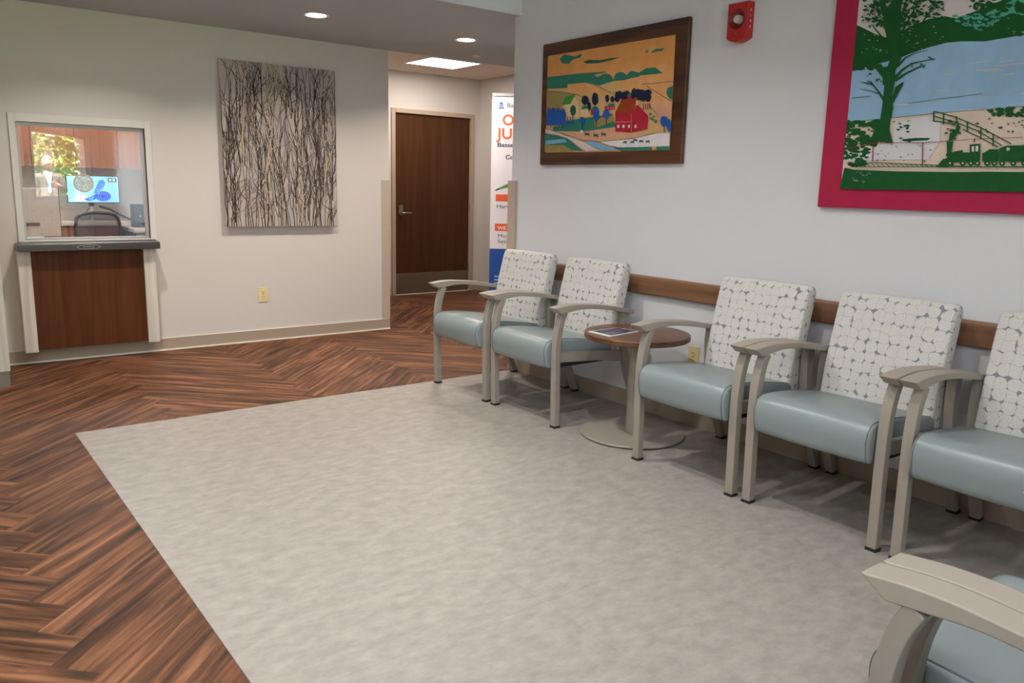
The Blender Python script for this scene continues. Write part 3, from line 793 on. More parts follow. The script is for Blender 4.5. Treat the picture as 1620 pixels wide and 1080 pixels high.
    for x, y in ((450, 838), (505, 830), (392, 830)):
        P('dteal', blob(x, y, 17, 7, rng, 9, .2)); P('dteal', [(x-14, y), (x-11, y), (x-12, y+18), (x-15, y+18)]); P('dteal', [(x+8, y), (x+11, y), (x+13, y+18), (x+10, y+18)]); P('dteal', [(x-18, y-14), (x-12, y-12), (x-10, y), (x-16, y)])
    P('white', blob(352, 815, 10, 14, rng, 9, .3))
    for k in range(9): P('dteal', strokes([(580+k*42, 912), (581+k*42, 928)], 2))
    pm = obj('painted_print', bm, [cols[k] for k in names], None)
    for q in (o, pm):
        q.parent = t; q.matrix_parent_inverse = Matrix.Translation(t.location).inverted()
farm_picture()

def train_picture():
    X = XW-.030; sc, off = .3195, (1290, 0)
    cols = {k: mat('ink_'+k, lin(c), .5, spec=.3, noise=nz, nscale=ns) for k, (c, nz, ns) in dict(green=((18, 84, 38), .08, 40), sky=((214, 206, 200), .03, 6), water=((150, 186, 216), .10, 7), sand=((222, 200, 182), .06, 8), snow=((214, 212, 216), .05, 8), teal=((84, 170, 148), .18, 14), crimson=((150, 40, 60), 0, 1)).items()}
    names = list(cols); ix = {k: i for i, k in enumerate(names)}
    magenta = mat('magenta_frame_paint', lin((174, 34, 72)), .5, spec=.3, noise=.05, nscale=12)
    y1 = 2.212; y0 = .75; z0 = 1.262; z1 = 2.62
    q = at_x(1330, 298.7, X); fw = y1-q.y; fz = q.z-z0
    t = thing('train_picture', 'large pink framed picture of a green tree and steam train', 'picture', (XW, (y0+y1)/2, z0))
    o = obj('frame', boxes((X+.001, XW-.002, y0, y1, z0, z1)), magenta, None, bevel=.003)
    bm = BM(); rng = random.Random(11); n = [0]
    def P(c, pts): n[0] += 1; poly_layer(bm, pts, .0006+n[0]*.000008, ix[c], X, sc, off)
    def W_(c, ya, yb, za, zb):
        n[0] += 1; d = .0006+n[0]*.000008
        f = bm.faces.new([bm.verts.new((X-d, y, z)) for y, z in ((ya, za), (yb, za), (yb, zb), (ya, zb))]); f.material_index = ix[c]; f.normal_update()
        if f.normal.x > 0: f.normal_flip()
    ya, yb, za, zb = y0+fw, y1-fw, z0+fz, z1-fz
    W_('sky', ya, yb, za, zb)
    def clampP(c, pts):
        # keep a traced shape inside the print
        n[0] += 1; d = .0006+n[0]*.000008; vs = []
        for x, y in pts:
            p = at_x(off[0]+x*sc, off[1]+y*sc, X); vs.append((X-d, min(max(p.y, ya), yb), min(max(p.z, za), zb)))
        u = []
        for v_ in vs:
            if not u or (abs(v_[1]-u[-1][1])+abs(v_[2]-u[-1][2])) > 1e-4: u.append(v_)
        if len(u) < 3 or abs(u[0][1]-u[-1][1])+abs(u[0][2]-u[-1][2]) < 1e-4: u = u[:-1]
        if len(u) < 3: return
        f = bm.faces.new([bm.verts.new(v_) for v_ in u]); f.material_index = ix[c]; f.normal_update()
        if f.normal.x > 0: f.normal_flip()
    P = clampP
    P('sand', [(140, 600), (330, 585), (600, 560), (900, 535), (1300, 505), (1300, 860), (130, 850)])
    P('water', [(180, 340), (300, 320), (520, 245), (640, 215), (800, 195), (1033, 170), (1300, 150), (1300, 510), (1033, 532), (800, 540), (560, 562), (380, 583), (150, 606)])
    P('teal', [(700, 85), (760, 70), (900, 10), (1033, -40), (1300, -90), (1300, 150), (1033, 172), (800, 150)])
    P('green', [(193, 126), (240, 140), (300, 170), (350, 185), (400, 170), (470, 130), (560, 95), (640, 80), (720, 95), (760, 120), (800, 148), (860, 160), (1033, 172), (960, 185), (840, 205), (720, 205), (650, 212), (560, 235), (480, 262), (420, 285), (300, 320), (178, 345)])
    P('green', [(760, 68), (860, 30), (950, -10), (1000, -25), (960, 10), (880, 50), (800, 85)])
    def mottled(c, x0, x1, y0_, y1_, cnt, r0, r1, ok=None):
        for k in range(cnt):
            x, y = rng.uniform(x0, x1), rng.uniform(y0_, y1_)
            if ok and not ok(x, y): continue
            r = rng.uniform(r0, r1); P(c, blob(x, y, r*1.5, r*.8, rng, 7, .5))
    mottled('green', 760, 1300, -30, 175, 230, 5, 17)
    mottled('green', 700, 1033, 90, 175, 60, 8, 20)
    mottled('teal', 690, 900, 70, 130, 40, 3, 10)
    mottled('green', 180, 330, 300, 345, 30, 8, 16)
    mottled('sand', 220, 640, 85, 260, 50, 1.5, 3)
    for k in range(16):
        x, y = rng.uniform(200, 1000), rng.uniform(300, 560); P('sky' if k % 2 else 'sand', strokes([(x, y), (x+rng.uniform(60, 160), y-rng.uniform(6, 16))], rng.uniform(1.5, 4)))
    P('green', strokes([(460, 512), (600, 492), (830, 464)], 2)); P('green', strokes([(182, 486), (280, 476)], 2))
    P('green', strokes([(150, 606), (380, 584), (600, 560), (900, 538), (1200, 512)], 2))
    # banks
    P('snow', [(390, 600), (560, 575), (620, 600), (620, 700), (560, 790), (400, 790), (150, 800), (150, 730), (390, 710)])
    mottled('green', 150, 330, 600, 720, 90, 5, 15)
    mottled('green', 135, 260, 700, 820, 70, 5, 14)
    mottled('green', 390, 470, 590, 700, 18, 2, 7); mottled('green', 860, 1300, 530, 580, 60, 5, 13); mottled('green', 800, 1250, 580, 660, 34, 2, 6)
    mottled('green', 300, 640, 700, 800, 26, 1.5, 4)
    P('green', [(430, 690), (500, 683), (575, 684), (560, 694), (440, 700)])
    # tree: trunk and boughs
    P('green', [(270, 700), (300, 640), (325, 590), (335, 520), (345, 430), (335, 380), (300, 335), (360, 330), (372, 300), (360, 200), (340, 120), (345, 60), (400, -20), (430, -20), (428, 80), (425, 200), (412, 290), (430, 290), (400, 350), (398, 400), (385, 470), (388, 540), (375, 600), (370, 640), (388, 710), (320, 700)])
    P('green', [(385, 480), (400, 430), (440, 404), (438, 420), (410, 470), (390, 510)])
    for s_, w in (([(345, 500), (320, 460), (285, 415), (225, 406)], [14, 10, 7, 2]), ([(350, 420), (345, 380), (310, 340), (270, 300)], [26, 20, 14, 6]), ([(395, 390), (430, 350), (480, 315), (590, 292)], [16, 12, 7, 3]), ([(400, 400), (450, 365), (520, 330), (550, 322)], [12, 9, 6, 4]),
                  ([(410, 330), (450, 285), (500, 262), (560, 250)], [12, 7, 4, 2]), ([(415, 290), (460, 240), (520, 130), (600, 20)], [18, 12, 8, 5]), ([(420, 180), (470, 90), (520, 0), (540, -30)], [12, 8, 5, 4]), ([(400, 200), (370, 100), (330, 20), (320, -30)], [16, 12, 8, 6]),
                  ([(370, 240), (330, 180), (280, 120)], [12, 8, 4]), ([(430, 90), (450, 20), (470, -30)], [10, 6, 4]), ([(560, 40), (600, 15), (640, 20)], [6, 4, 3]), ([(330, 470), (280, 450), (225, 440)], [5, 3, 2])):
        P('green', strokes(s_, w))
    for k in range(300):
        x = rng.gauss(400, 75); y = rng.uniform(-40, 135)
        if 235 < x < 640: r = rng.uniform(3, 13); P('green', blob(x, y, r, r*.8, rng, 7, .5))
    for k in range(60):
        x, y = rng.uniform(235, 340), rng.uniform(20, 110); r = rng.uniform(2, 6); P('green', blob(x, y, r, r, rng, 6, .5))
    for k in range(70):
        x, y = rng.uniform(480, 640), rng.uniform(-20, 90); r = rng.uniform(3, 9); P('green', blob(x, y, r*1.5, r*.7, rng, 6, .5))
    for k in range(26):
        x, y = rng.choice(((270, 370), (275, 410), (500, 330), (540, 325), (585, 292), (320, 400))); P('green', blob(x+rng.uniform(-16, 16), y+rng.uniform(-9, 9), 6, 3.5, rng, 6, .5))
    # crimson rail, fence
    P('crimson', strokes([(160, 735), (300, 708), (540, 706), (640, 700), (800, 688), (1033, 680)], 2.5))
    for x, a, c in ((292, 705, 800), (538, 706, 815), (795, 686, 705)): P('crimson', strokes([(x, a), (x-3, c)], 5))
    for s_ in ([(595, 552), (700, 580), (825, 632), (975, 712)], [(590, 575), (700, 605), (820, 652), (930, 722)], [(585, 598), (640, 605), (700, 620)], [(735, 640), (820, 680), (910, 728)]): P('green', strokes(s_, 5))
    for x, a, c in ((592, 552, 600), (640, 560, 618), (704, 575, 600), (758, 600, 655), (825, 630, 688), (886, 662, 724)): P('green', strokes([(x, a), (x, c)], 7))
    # track and ground
    P('green', strokes([(180, 815), (300, 805), (600, 818), (800, 826), (1200, 824)], 4)); P('green', strokes([(180, 826), (600, 826), (1200, 828)], 3))
    for k in range(18): x = 210+k*24; P('green', strokes([(x, 806+k*.6), (x+20, 826)], 3))
    P('green', [(125, 938), (150, 830), (200, 840), (400, 848), (700, 852), (860, 850), (1033, 852), (1400, 860), (1400, 1010), (1033, 958)])
    # engine
    P('green', [(655, 700), (688, 700), (680, 745), (690, 820), (660, 825)]); P('green', [(680, 755), (770, 755), (770, 800), (680, 805)]); P('green', [(770, 715), (822, 712), (820, 795), (770, 800)])
    P('sky', [(780, 725), (792, 724), (792, 750), (780, 751)]); P('sky', [(799, 723), (812, 722), (812, 749), (799, 750)])
    P('green', [(832, 760), (870, 738), (912, 740), (915, 800), (832, 800)]); P('green', [(915, 735), (950, 722), (1200, 712), (1200, 800), (918, 800)]); P('sky', [(952, 732), (968, 731), (968, 745), (952, 746)])
    P('green', [(606, 825), (630, 795), (660, 780), (662, 825)])
    P('green', [(652, 760), (735, 742), (735, 758), (652, 775)])
    for x in (672, 736, 776, 808, 856, 892, 930, 985, 1040): P('green', blob(x, 808, 15, 15, rng, 14, .03)); P('sand', blob(x, 808, 5, 5, rng, 8, .1))
    P('green', [(665, 700), (672, 660), (700, 640), (712, 600), (722, 640), (705, 668), (690, 690)]); mottled('green', 650, 720, 600, 690, 14, 3, 8)
    for k in range(14): x, y = rng.uniform(185, 280), rng.uniform(850, 900); P('sand', strokes([(x, y), (x+rng.uniform(4, 14), y+rng.uniform(-6, 10))], 1.4))
    pm = obj('painted_print', bm, [cols[k] for k in names], None)
    for q_ in (o, pm):
        q_.parent = t; q_.matrix_parent_inverse = Matrix.Translation(t.location).inverted()
train_picture()

# ------------------------------------------------------------------ twig panel on the reception wall
def twig_panel():
    x0, x1, z0, z1 = 2.075, 3.03, .955, 2.235
    yb, yf = YL-.050, YL-.032       # the acrylic sheet stands off the wall
    t = thing('twig_art_panel', 'clear panel of dark twigs on standoffs on the reception wall', 'wall art', ((x0+x1)/2, YL, z0))
    inv = Matrix.Translation(t.location).inverted()
    back = mat('frosted_resin_sheet', lin((176, 168, 162)), .35, noise=.16, nscale=3.5)
    nt = back.node_tree; tc = [n_ for n_ in nt.nodes if n_.type == 'TEX_COORD'][0]; nz = [n_ for n_ in nt.nodes if n_.type == 'TEX_NOISE'][0]
    mp = nt.nodes.new('ShaderNodeMapping'); mp.inputs['Scale'].default_value = (5, 1, .55); nt.links.new(tc.outputs['Object'], mp.inputs[0]); nt.links.new(mp.outputs[0], nz.inputs['Vector'])
    rp = [n_ for n_ in nt.nodes if n_.type == 'VALTORGB'][0]
    rp.color_ramp.elements[0].color = (*lin((162, 158, 158)), 1); rp.color_ramp.elements[1].color = (*lin((190, 174, 158)), 1)
    parts = [obj('resin_sheet', boxes((x0, x1, yb+.004, yf, z0, z1)), back, bevel=.0015)]
    rng = random.Random(21)
    dark = mat('dark_twig', lin((58, 47, 42)), .7); mid = mat('grey_brown_twig', lin((104, 90, 82)), .7); pale = mat('pale_reed', lin((184, 164, 140)), .6)
    bm = BM()
    def twig(x, z, L_, r, mi, lean=0.0, depth=0):
        n = max(4, int(L_/.06)); pts = []; rs = []; cx = x; dx = lean*1.5
        for k in range(n+1):
            pts.append((min(max(cx, x0+.004), x1-.004), yb+.003-rng.random()*.0025-depth*.001, min(z+L_*k/n, z1-.001))); rs.append(r*(1-.75*k/n)+.0004)
            dx = dx*.6+rng.uniform(-.010, .010); cx += dx+lean*.3
        # drop the points past the top edge
        keep = [i for i, p in enumerate(pts) if i == 0 or p[2] > pts[i-1][2]+1e-5]
        pts = [pts[i] for i in keep]; rs = [rs[i] for i in keep]
        if len(pts) < 3: return
        tube(bm, pts, rs, 5, mi)
        if depth < 2:
            for k in range(1, len(pts)-1):
                if rng.random() < (.45 if depth == 0 else .18):
                    s = rng.choice((-1, 1)); twig(pts[k][0], pts[k][2], L_*rng.uniform(.15, .38), r*.6, mi, s*rng.uniform(.010, .026), depth+1)
    for k in range(9):
        x = rng.uniform(x0+.01, x1-.01); z = z0+rng.choice((.002, .002, rng.uniform(0, .8))); twig(x, z, rng.uniform(.5, 1.3), rng.uniform(.004, .009), 2)
    for k in range(125):
        x = x0+.012+(x1-x0-.024)*((k*0.61803) % 1.0); r = rng.uniform(.0018, .0046)
        z = z0+.002+(0 if k % 3 == 0 else rng.uniform(0, 1.0))
        twig(x, z, min(rng.uniform(.35, .95), z1-z), r, 0 if rng.random() < .62 else 1)
    o = obj('twigs', bm, [dark, mid, pale], smooth=True); o['kind'] = 'stuff'; parts.append(o)
    for x in (x0+.05, x1-.05):
        for z in (z0+.065, (z0+z1)/2, z1-.055):
            b_ = BM(); lathe(b_, [(0, -.013), (.009, -.012), (.011, -.009), (.011, -.004), (.006, -.003), (.006, .05)], 20, axis='Y', base=(x, yb-.0, z)); parts.append(obj('standoff', b_, M['steel'], smooth=True))
    for p in parts: p.parent = t; p.matrix_parent_inverse = inv
twig_panel()

# ------------------------------------------------------------------ hallway door
struct('trim_3', boxes((4.672, 4.722, YD-.02, YD+.10, 0, 2.188), (5.782, 5.832, YD-.02, YD+.10, 0, 2.188), (4.722, 5.782, YD-.02, YD+.10, 2.138, 2.188)), M['door_frame'], bevel=.003)
dl = struct('door_1', boxes((4.724, 5.780, YD+.015, YD+.06, .008, 2.136)), M['door'])
obj('kick_plate', boxes((4.735, 5.770, YD+.0125, YD+.015, .012, .262)), M['kick'], dl, bevel=.001)
b = BM(); lathe(b, [(0, -.020), (.026, -.020), (.030, -.012), (.030, 0)], 28, axis='Y', base=(4.800, YD+.015, .985)); box(b, 4.772, 4.828, YD-.004, YD+.015, .985, 1.075)
hd = obj('door_lock', b, M['steel'], dl, bevel=.003)
b = BM(); tube(b, [(4.800, YD-.005, .985), (4.800, YD-.045, .985), (4.815, YD-.052, .985), (4.915, YD-.052, .983)], .010, 12); obj('lever_handle', b, M['steel'], hd, smooth=True)
for z in (.30, 1.06, 1.86): 
    b = BM(); tube(b, [(5.787, YD-.004, z-.055), (5.787, YD-.004, z+.055)], .007, 10); obj('hinge', b, M['steel_d'], dl, smooth=True)
struct('trim_4', boxes((4.722, 5.782, YD-.006, YD+.10, 0, .006)), M['bead'])

# ------------------------------------------------------------------ transaction window and its ledge
wf = BM()
fx0, fx1, fz0, fz1 = .660, 1.565, .860, 1.735
for b_ in ((fx0, OX0, YL-.016, YL+T, fz0, fz1), (OX1, fx1, YL-.016, YL+T, fz0, fz1), (OX0, OX1, YL-.016, YL+T, OZ1, fz1), (OX0, OX1, YL-.01, YL+T, fz0, OZ0)): box(wf, *b_)
win = struct('window_1', wf, M['frame_white'], bevel=.002)
b = boxes((OX0, OX0+.018, YL+.03, YL+.08, OZ0, OZ1), (OX1-.018, OX1, YL+.03, YL+.08, OZ0, OZ1), (OX0+.018, OX1-.018, YL+.03, YL+.08, OZ1-.022, OZ1), (OX0+.018, OX1-.018, YL+.03, YL+.08, OZ0, OZ0+.012))
obj('inner_channel', b, M['alu'], win)
obj('pane', boxes((OX0+.016, OX1-.016, YL+.050, YL+.056, OZ0+.010, OZ1-.020)), M['glass'], win)
# slotted speaking disc
b = BM(); YP = YL+.050
def ringbar(bm, r0, r1, a0, a1, y0, y1, cx, cz, n=40):
    prof = [(cx+r1*math.cos(a0+(a1-a0)*k/n), cz+r1*math.sin(a0+(a1-a0)*k/n)) for k in range(n+1)] + [(cx+r0*math.cos(a1+(a0-a1)*k/n), cz+r0*math.sin(a1+(a0-a1)*k/n)) for k in range(n+1)]
    prism(bm, prof, y0, y1, 'Y')
cxd, czd = 1.101, 1.275
for i, r in enumerate((.051, .040, .029, .018)):
    for k in range(3):
        a0 = k*2.094+i*.7; ringbar(b, r+.0015, r+.0095 if i else .064, a0+.06, a0+2.0, YP-.006, YP-.001, cxd, czd, 16)
for k in range(3):
    a = k*2.094+.15; tube(b, [(cxd+.012*math.cos(a), YP-.004, czd+.012*math.sin(a)), (cxd+.060*math.cos(a), YP-.004, czd+.060*math.sin(a))], .0035, 8)
lathe(b, [(0, -.008), (.014, -.008), (.016, -.001)], 24, axis='Y', base=(cxd, YP, czd)); ringbar(b, .055, .066, 0, 2*math.pi, YP-.008, YP-.001, cxd, czd, 48)
obj('speaking_disc', b, mat('pale_satin_disc', lin((196, 190, 172)), .4), win)

t = thing('reception_ledge', 'brushed steel ledge with walnut panel and whitewashed posts under the window', 'ledge', (1.10, YL, 0))
inv = Matrix.Translation(t.location).inverted()
PF = YL-.125     # front of the posts
q = []
q.append(obj('steel_shelf', boxes((.634, 1.545, PF-.055, YL-.001, .808, .858)), M['steel_d'], bevel=.003))
q.append(obj('sill_plate', boxes((.66, 1.55, YL-.030, YL-.017, .858, .868)), M['steel'], bevel=.001))
q.append(obj('post', boxes((.630, .710, PF, YL-.002, .097, .808)), M['white_wood'], bevel=.002))
q.append(obj('post', boxes((1.437, 1.519, PF, YL-.002, .097, .808)), M['white_wood'], bevel=.002))
q.append(obj('front_panel', boxes((.710, 1.437, PF+.018, PF+.038, .110, .808)), M['walnut']))
b = BM(); ringbar(b, .0, 1, 0, .1, 0, .001, 0, 0, 2) if False else None
bm = BM(); ys = PF-.055
def ell(bm, a, c, y, h, mi):
    prism(bm, [(1.065+a*math.cos(2*math.pi*k/40), .833+c*math.sin(2*math.pi*k/40)) for k in range(40)], y-h, y, 'Y', mi)
ell(bm, .074, .0145, ys, .0012, 1); ell(bm, .069, .0115, ys-.0012, .0008, 0)
for k in range(8): box(bm, 1.028+k*.010, 1.034+k*.010, ys-.0026, ys-.002, .8305, .8355, 1)
q.append(obj('oval_badge', bm, [M['black'], M['alu']]))
for p in q: p.parent = t; p.matrix_parent_inverse = inv

# whitewashed pier at the left edge
t = thing('wood_clad_pier', 'whitewashed wood clad pier at the left edge beside the reception window', 'pier', (.18, 6.2, 0))
for p in (obj('cladding', boxes((-.30, .483, 5.86, YL-.012, .10, 1.08)), M['white_wood'], bevel=.002), obj('toe_base', boxes((-.30, .477, 5.864, YL-.012, 0, .10)), mat('grey_toe_base', lin((128, 120, 112)), .5)), obj('cap', boxes((-.31, .49, 5.85, YL-.002, 1.08, 1.105)), M['walnut'], bevel=.002)):
    p.parent = t; p.matrix_parent_inverse = Matrix.Translation(t.location).inverted()

# ------------------------------------------------------------------ inside the office
def child_at(t, ps):
    inv = Matrix.Translation(t.location).inverted()
    for p in ps: p.parent = t; p.matrix_parent_inverse = inv
def cabinet(x0, x1, label, doors):
    t = thing('wall_cabinet', label, 'cabinet', ((x0+x1)/2, 10.40, 1.42), 0, 'wall cabinets in the reception office')
    q = [obj('body', boxes((x0, x1, 10.09, 10.395, 1.422, 2.30)), M['cab'])]
    w = (x1-x0)/doors
    for k in range(doors):
        d = obj('door', boxes((x0+k*w+.003, x0+(k+1)*w-.003, 10.07, 10.088, 1.418, 2.29)), M['cab'], bevel=.001); q.append(d)
        hx = x0+k*w+(w-.03 if k % 2 == 0 else .03)
        b = BM(); tube(b, [(hx, 10.07, 1.46), (hx, 10.045, 1.46), (hx, 10.045, 1.56), (hx, 10.07, 1.56)], .005, 8); h = obj('handle', b, mat('brass_pull', (.6, .42, .18), .35, metal=1) if 'brass_pull' not in bpy.data.materials else bpy.data.materials['brass_pull'], d, smooth=True)
    child_at(t, q)
cabinet(.78, 1.62, 'cherry wall cabinet seen through the left of the reception window', 2)
cabinet(1.625, 2.05, 'cherry wall cabinet in the middle behind the monitor', 1)
cabinet(2.055, 2.90, 'cherry wall cabinet seen through the right of the reception window', 2)
t = thing('office_counter', 'white topped cherry desk counter along the back of the office', 'counter', (1.3, 10.1, 0))
q = [obj('worktop', boxes((.0, 2.05, 9.78, 10.395, .80, .84)), mat('cream_worktop', lin((222, 208, 190)), .4), bevel=.003),
     obj('cabinet_body', boxes((.0, 1.98, 9.82, 10.39, 0, .80)), M['cab'])]
for k in range(3):
    d = obj('drawer', boxes((.10+k*.62, .68+k*.62, 9.80, 9.82, .58, .78)), M['cab'], bevel=.001); q.append(d)
    b = BM(); cxh = .39+k*.62; tube(b, [(cxh-.06, 9.80, .69), (cxh-.06, 9.775, .69), (cxh+.06, 9.775, .69), (cxh+.06, 9.80, .69)], .005, 8); obj('handle', b, M['steel'], d, smooth=True)
child_at(t, q)
struct('trim_5', boxes((.0, 2.05, 10.375, 10.40, .842, .94)), bpy.data.materials['cream_worktop'])
t = thing('side_desk', 'cream topped side desk at the right inside the office', 'desk', (2.6, 9.6, 0))
child_at(t, [obj('worktop', boxes((2.06, 3.2, 9.55, 10.39, .73, .77)), bpy.data.materials['cream_worktop'], bevel=.003), obj('pedestal', boxes((2.6, 3.15, 9.7, 10.38, 0, .73)), M['cab']), obj('end_panel', boxes((2.07, 2.09, 9.62, 10.38, 0, .73)), M['dark'])])

def monitor():
    Y = 10.0; x0, x1, z0, z1 = 1.500, 2.025, 1.035, 1.335
    t = thing('computer_monitor', 'monitor with a lit blue swirl picture on the back counter', 'monitor', ((x0+x1)/2, Y, .84))
    blk = M['black']
    q = [obj('bezel', boxes((x0, x1, Y, Y+.03, z0, z1)), blk, bevel=.003)]
    def em(n_, c, s=.62): return mat(n_, lin(c), .4, emit=lin(c), estr=s)
    ms = [em('screen_sky', (150, 220, 246)), em('screen_blue', (34, 96, 230)), em('screen_light', (96, 170, 246)), em('screen_indigo', (60, 50, 190)), em('screen_icon', (60, 70, 80)), em('screen_white', (236, 232, 244))]
    bm = BM(); ya = Y-.0006
    def S(pts, mi, k): 
        f = bm.faces.new([bm.verts.new((x0+.008+(x1-x0-.016)*u, ya-k*.0002, z0+.010+(z1-z0-.018)*v)) for u, v in pts]); f.material_index = mi; f.normal_update()
        if f.normal.y > 0: f.normal_flip()
    S([(0, 0), (1, 0), (1, 1), (0, 1)], 0, 0)
    S([(.08, .12), (.2, .3), (.34, .26), (.42, .1), (.3, .04), (.12, .04)], 5, 1)
    for k in range(9):
        c = (.68, .24); r0, r1 = .2-k*.018, .19-k*.018
        S([(c[0]+r0*.8*math.cos(a)*1, c[1]+r0*math.sin(a)) for a in [2*math.pi*i/28 for i in range(28)]], (1, 2, 3)[k % 3], 4+k)
    for k in range(8):
        o_ = k*.022
        S([(.50+o_*.3, .34+o_), (.56+o_, .60), (.62, .84-o_), (.70, .88-o_), (.745-o_*.3, .74-o_*.5), (.70, .60), (.64, .48), (.60, .30)], (1, 2)[k % 2], 14+k)
    S([(.30, .12), (.42, .20), (.56, .32), (.52, .12), (.40, .05)], 1, 23); S([(.36, .12), (.46, .22), (.52, .24), (.47, .08)], 2, 24)
    S([(.80, .80), (.97, .80), (.97, .95), (.80, .95)], 4, 25); S([(.82, .83), (.87, .83), (.87, .92), (.82, .92)], 5, 26); S([(.89, .83), (.94, .83), (.94, .92), (.89, .92)], 5, 26)
    q.append(obj('screen', bm, ms))
    b = BM(); tube(b, [(1.74, Y+.05, .84), (1.74, Y+.05, 1.13)], .018, 14); q.append(obj('stand_pole', b, M['alu'], smooth=True))
    q.append(obj('stand_bracket', boxes((1.715, 1.765, Y+.03, Y+.07, 1.0, 1.2)), blk))
    q.append(obj('stand_base', boxes((1.64, 1.84, Y-.06, Y+.14, .8405, .85)), M['alu'], bevel=.003))
    child_at(t, q)
monitor()
t = thing('desktop_computer', 'silver computer screen seen from behind at the left of the window', 'computer', (.88, 7.40, .76))
b = boxes((.62, 1.045, 7.38, 7.405, .845, 1.225))
q = [obj('rear_shell', b, mat('silver_shell', lin((196, 188, 176)), .5), bevel=.004), obj('screen_edge', boxes((1.045, 1.052, 7.40, 7.415, .845, 1.225)), M['black']), obj('stand', boxes((.80, .92, 7.34, 7.46, .762, .845)), M['alu'], bevel=.004),
     obj('port_panel', boxes((.78, .90, 7.376, 7.38, .93, .955)), M['steel_d'])]
b = BM(); tube(b, [(.80, 7.375, .94), (.76, 7.32, .93), (.70, 7.28, .90), (.62, 7.26, .84), (.60, 7.24, .77)], .005, 8); q.append(obj('cable', b, M['white'], smooth=True))
child_at(t, q)
t = thing('reception_desk', 'cherry reception desk just inside the window', 'desk', (1.1, 7.3, 0))
child_at(t, [obj('worktop', boxes((-.15, 2.6, YL+T+.01, 7.75, .72, .76)), M['cab'], bevel=.002), obj('modesty_panel', boxes((-.15, 2.6, YL+T+.02, YL+T+.05, 0, .72)), M['cab'])])

def office_chair():
    t = thing('office_chair', 'black mesh backed office chair behind the reception desk', 'chair', (1.56, 8.75, 0), math.radians(8))
    b = BM()
    outl = [(-.19, .58), (-.205, .75), (-.20, .88), (-.165, .955), (-.06, .975), (.06, .975), (.165, .955), (.20, .88), (.205, .75), (.19, .58), (0, .555)]
    o2 = crom(outl+[outl[0]], 5)[:-1]
    tube(b, [(x, .03*math.cos(x*8), z) for x, z in o2], .016, 8, close=True)
    bf = obj('back_frame', b, M['black'], t, smooth=True)
    m_ = bpy.data.materials.new('black_mesh_fabric'); m_.use_nodes = True; nt = m_.node_tree; bs = nt.nodes['Principled BSDF']; bs.inputs['Base Color'].default_value = (.03, .03, .03, 1); bs.inputs['Alpha'].default_value = .62; bs.inputs['Roughness'].default_value = .8
    b = BM(); c = b.verts.new((0, .03, .77)); vs = [b.verts.new((x*.97, .03*math.cos(x*8), .77+(z-.77)*.97)) for x, z in o2]
    for i in range(len(vs)): b.faces.new((c, vs[i], vs[(i+1) % len(vs)]))
    obj('mesh_back', b, m_, bf)
    prof = crom([(-.23, .455), (-.24, .48), (-.2, .505), (0, .51), (.2, .505), (.24, .48), (.23, .455)], 4)
    b = BM(); prism(b, prof, -.24, .22, 'Y'); obj('seat', b, M['black'], t, bevel=.015, seg=3)
    b = BM(); tube(b, [(0, .0, .08), (0, 0, .455)], .026, 14); obj('gas_column', b, M['steel_d'], t, smooth=True)
    b = BM()
    for k in range(5):
        a = 2*math.pi*k/5; tube(b, [(0, 0, .10), (.29*math.cos(a), .29*math.sin(a), .065)], [.024, .014], 8)
    bs_ = obj('star_base', b, M['black'], t, smooth=True)
    for k in range(5):
        a = 2*math.pi*k/5; b = BM(); lathe(b, [(0, -.02), (.027, -.02), (.03, -.012), (.03, .012), (.027, .02), (0, .02)], 16, axis='X', base=(.29*math.cos(a), .29*math.sin(a), .03)); obj('caster', b, M['black'], bs_, smooth=True)
    b = BM(); tube(b, [(0, .20, .47), (0, .10, .52), (0, .06, .58)], .02, 8); obj('back_support', b, M['black'], t, smooth=True)
    for s in (-1, 1):
        b = BM(); tube(b, [(s*.22, .05, .48), (s*.29, .05, .52), (s*.29, .05, .66)], .014, 8); box(b, s*.29-.04, s*.29+.04, -.12, .14, .66, .69); obj('armrest', b, M['black'], t)
office_chair()
t = thing('card_terminal', 'black desk device beside the monitor in the office', 'desk device', (2.19, 9.9, .77))
q = [obj('body', boxes((2.12, 2.27, 9.86, 9.98, .77, 1.03)), M['black'], bevel=.006), obj('display', boxes((2.165, 2.225, 9.857, 9.86, .93, 1.00)), mat('device_display', (.03, .03, .04), .15), bevel=.001), obj('indicator_light', boxes((2.195, 2.202, 9.856, 9.86, .895, .902)), mat('green_led', (.1, .8, .5), .4, emit=(.2, 1, .7), estr=3))]
child_at(t, q)
for k, (pts, lb) in enumerate((([(1.58, 10.2, .845), (1.66, 10.15, .89), (1.74, 10.1, 1.0)], 'thin black cable rising from the counter to the monitor'), ([(1.82, 10.05, 1.0), (1.92, 10.0, .965), (2.02, 9.92, .90), (2.10, 9.88, .86)], 'black cable drooping from the monitor to the desk device'))):
    b = BM(); tube(b, crom(pts, 6), .005 if k == 0 else .012, 8); tag(obj('cable', b, M['black'], smooth=True), lb, 'cable')

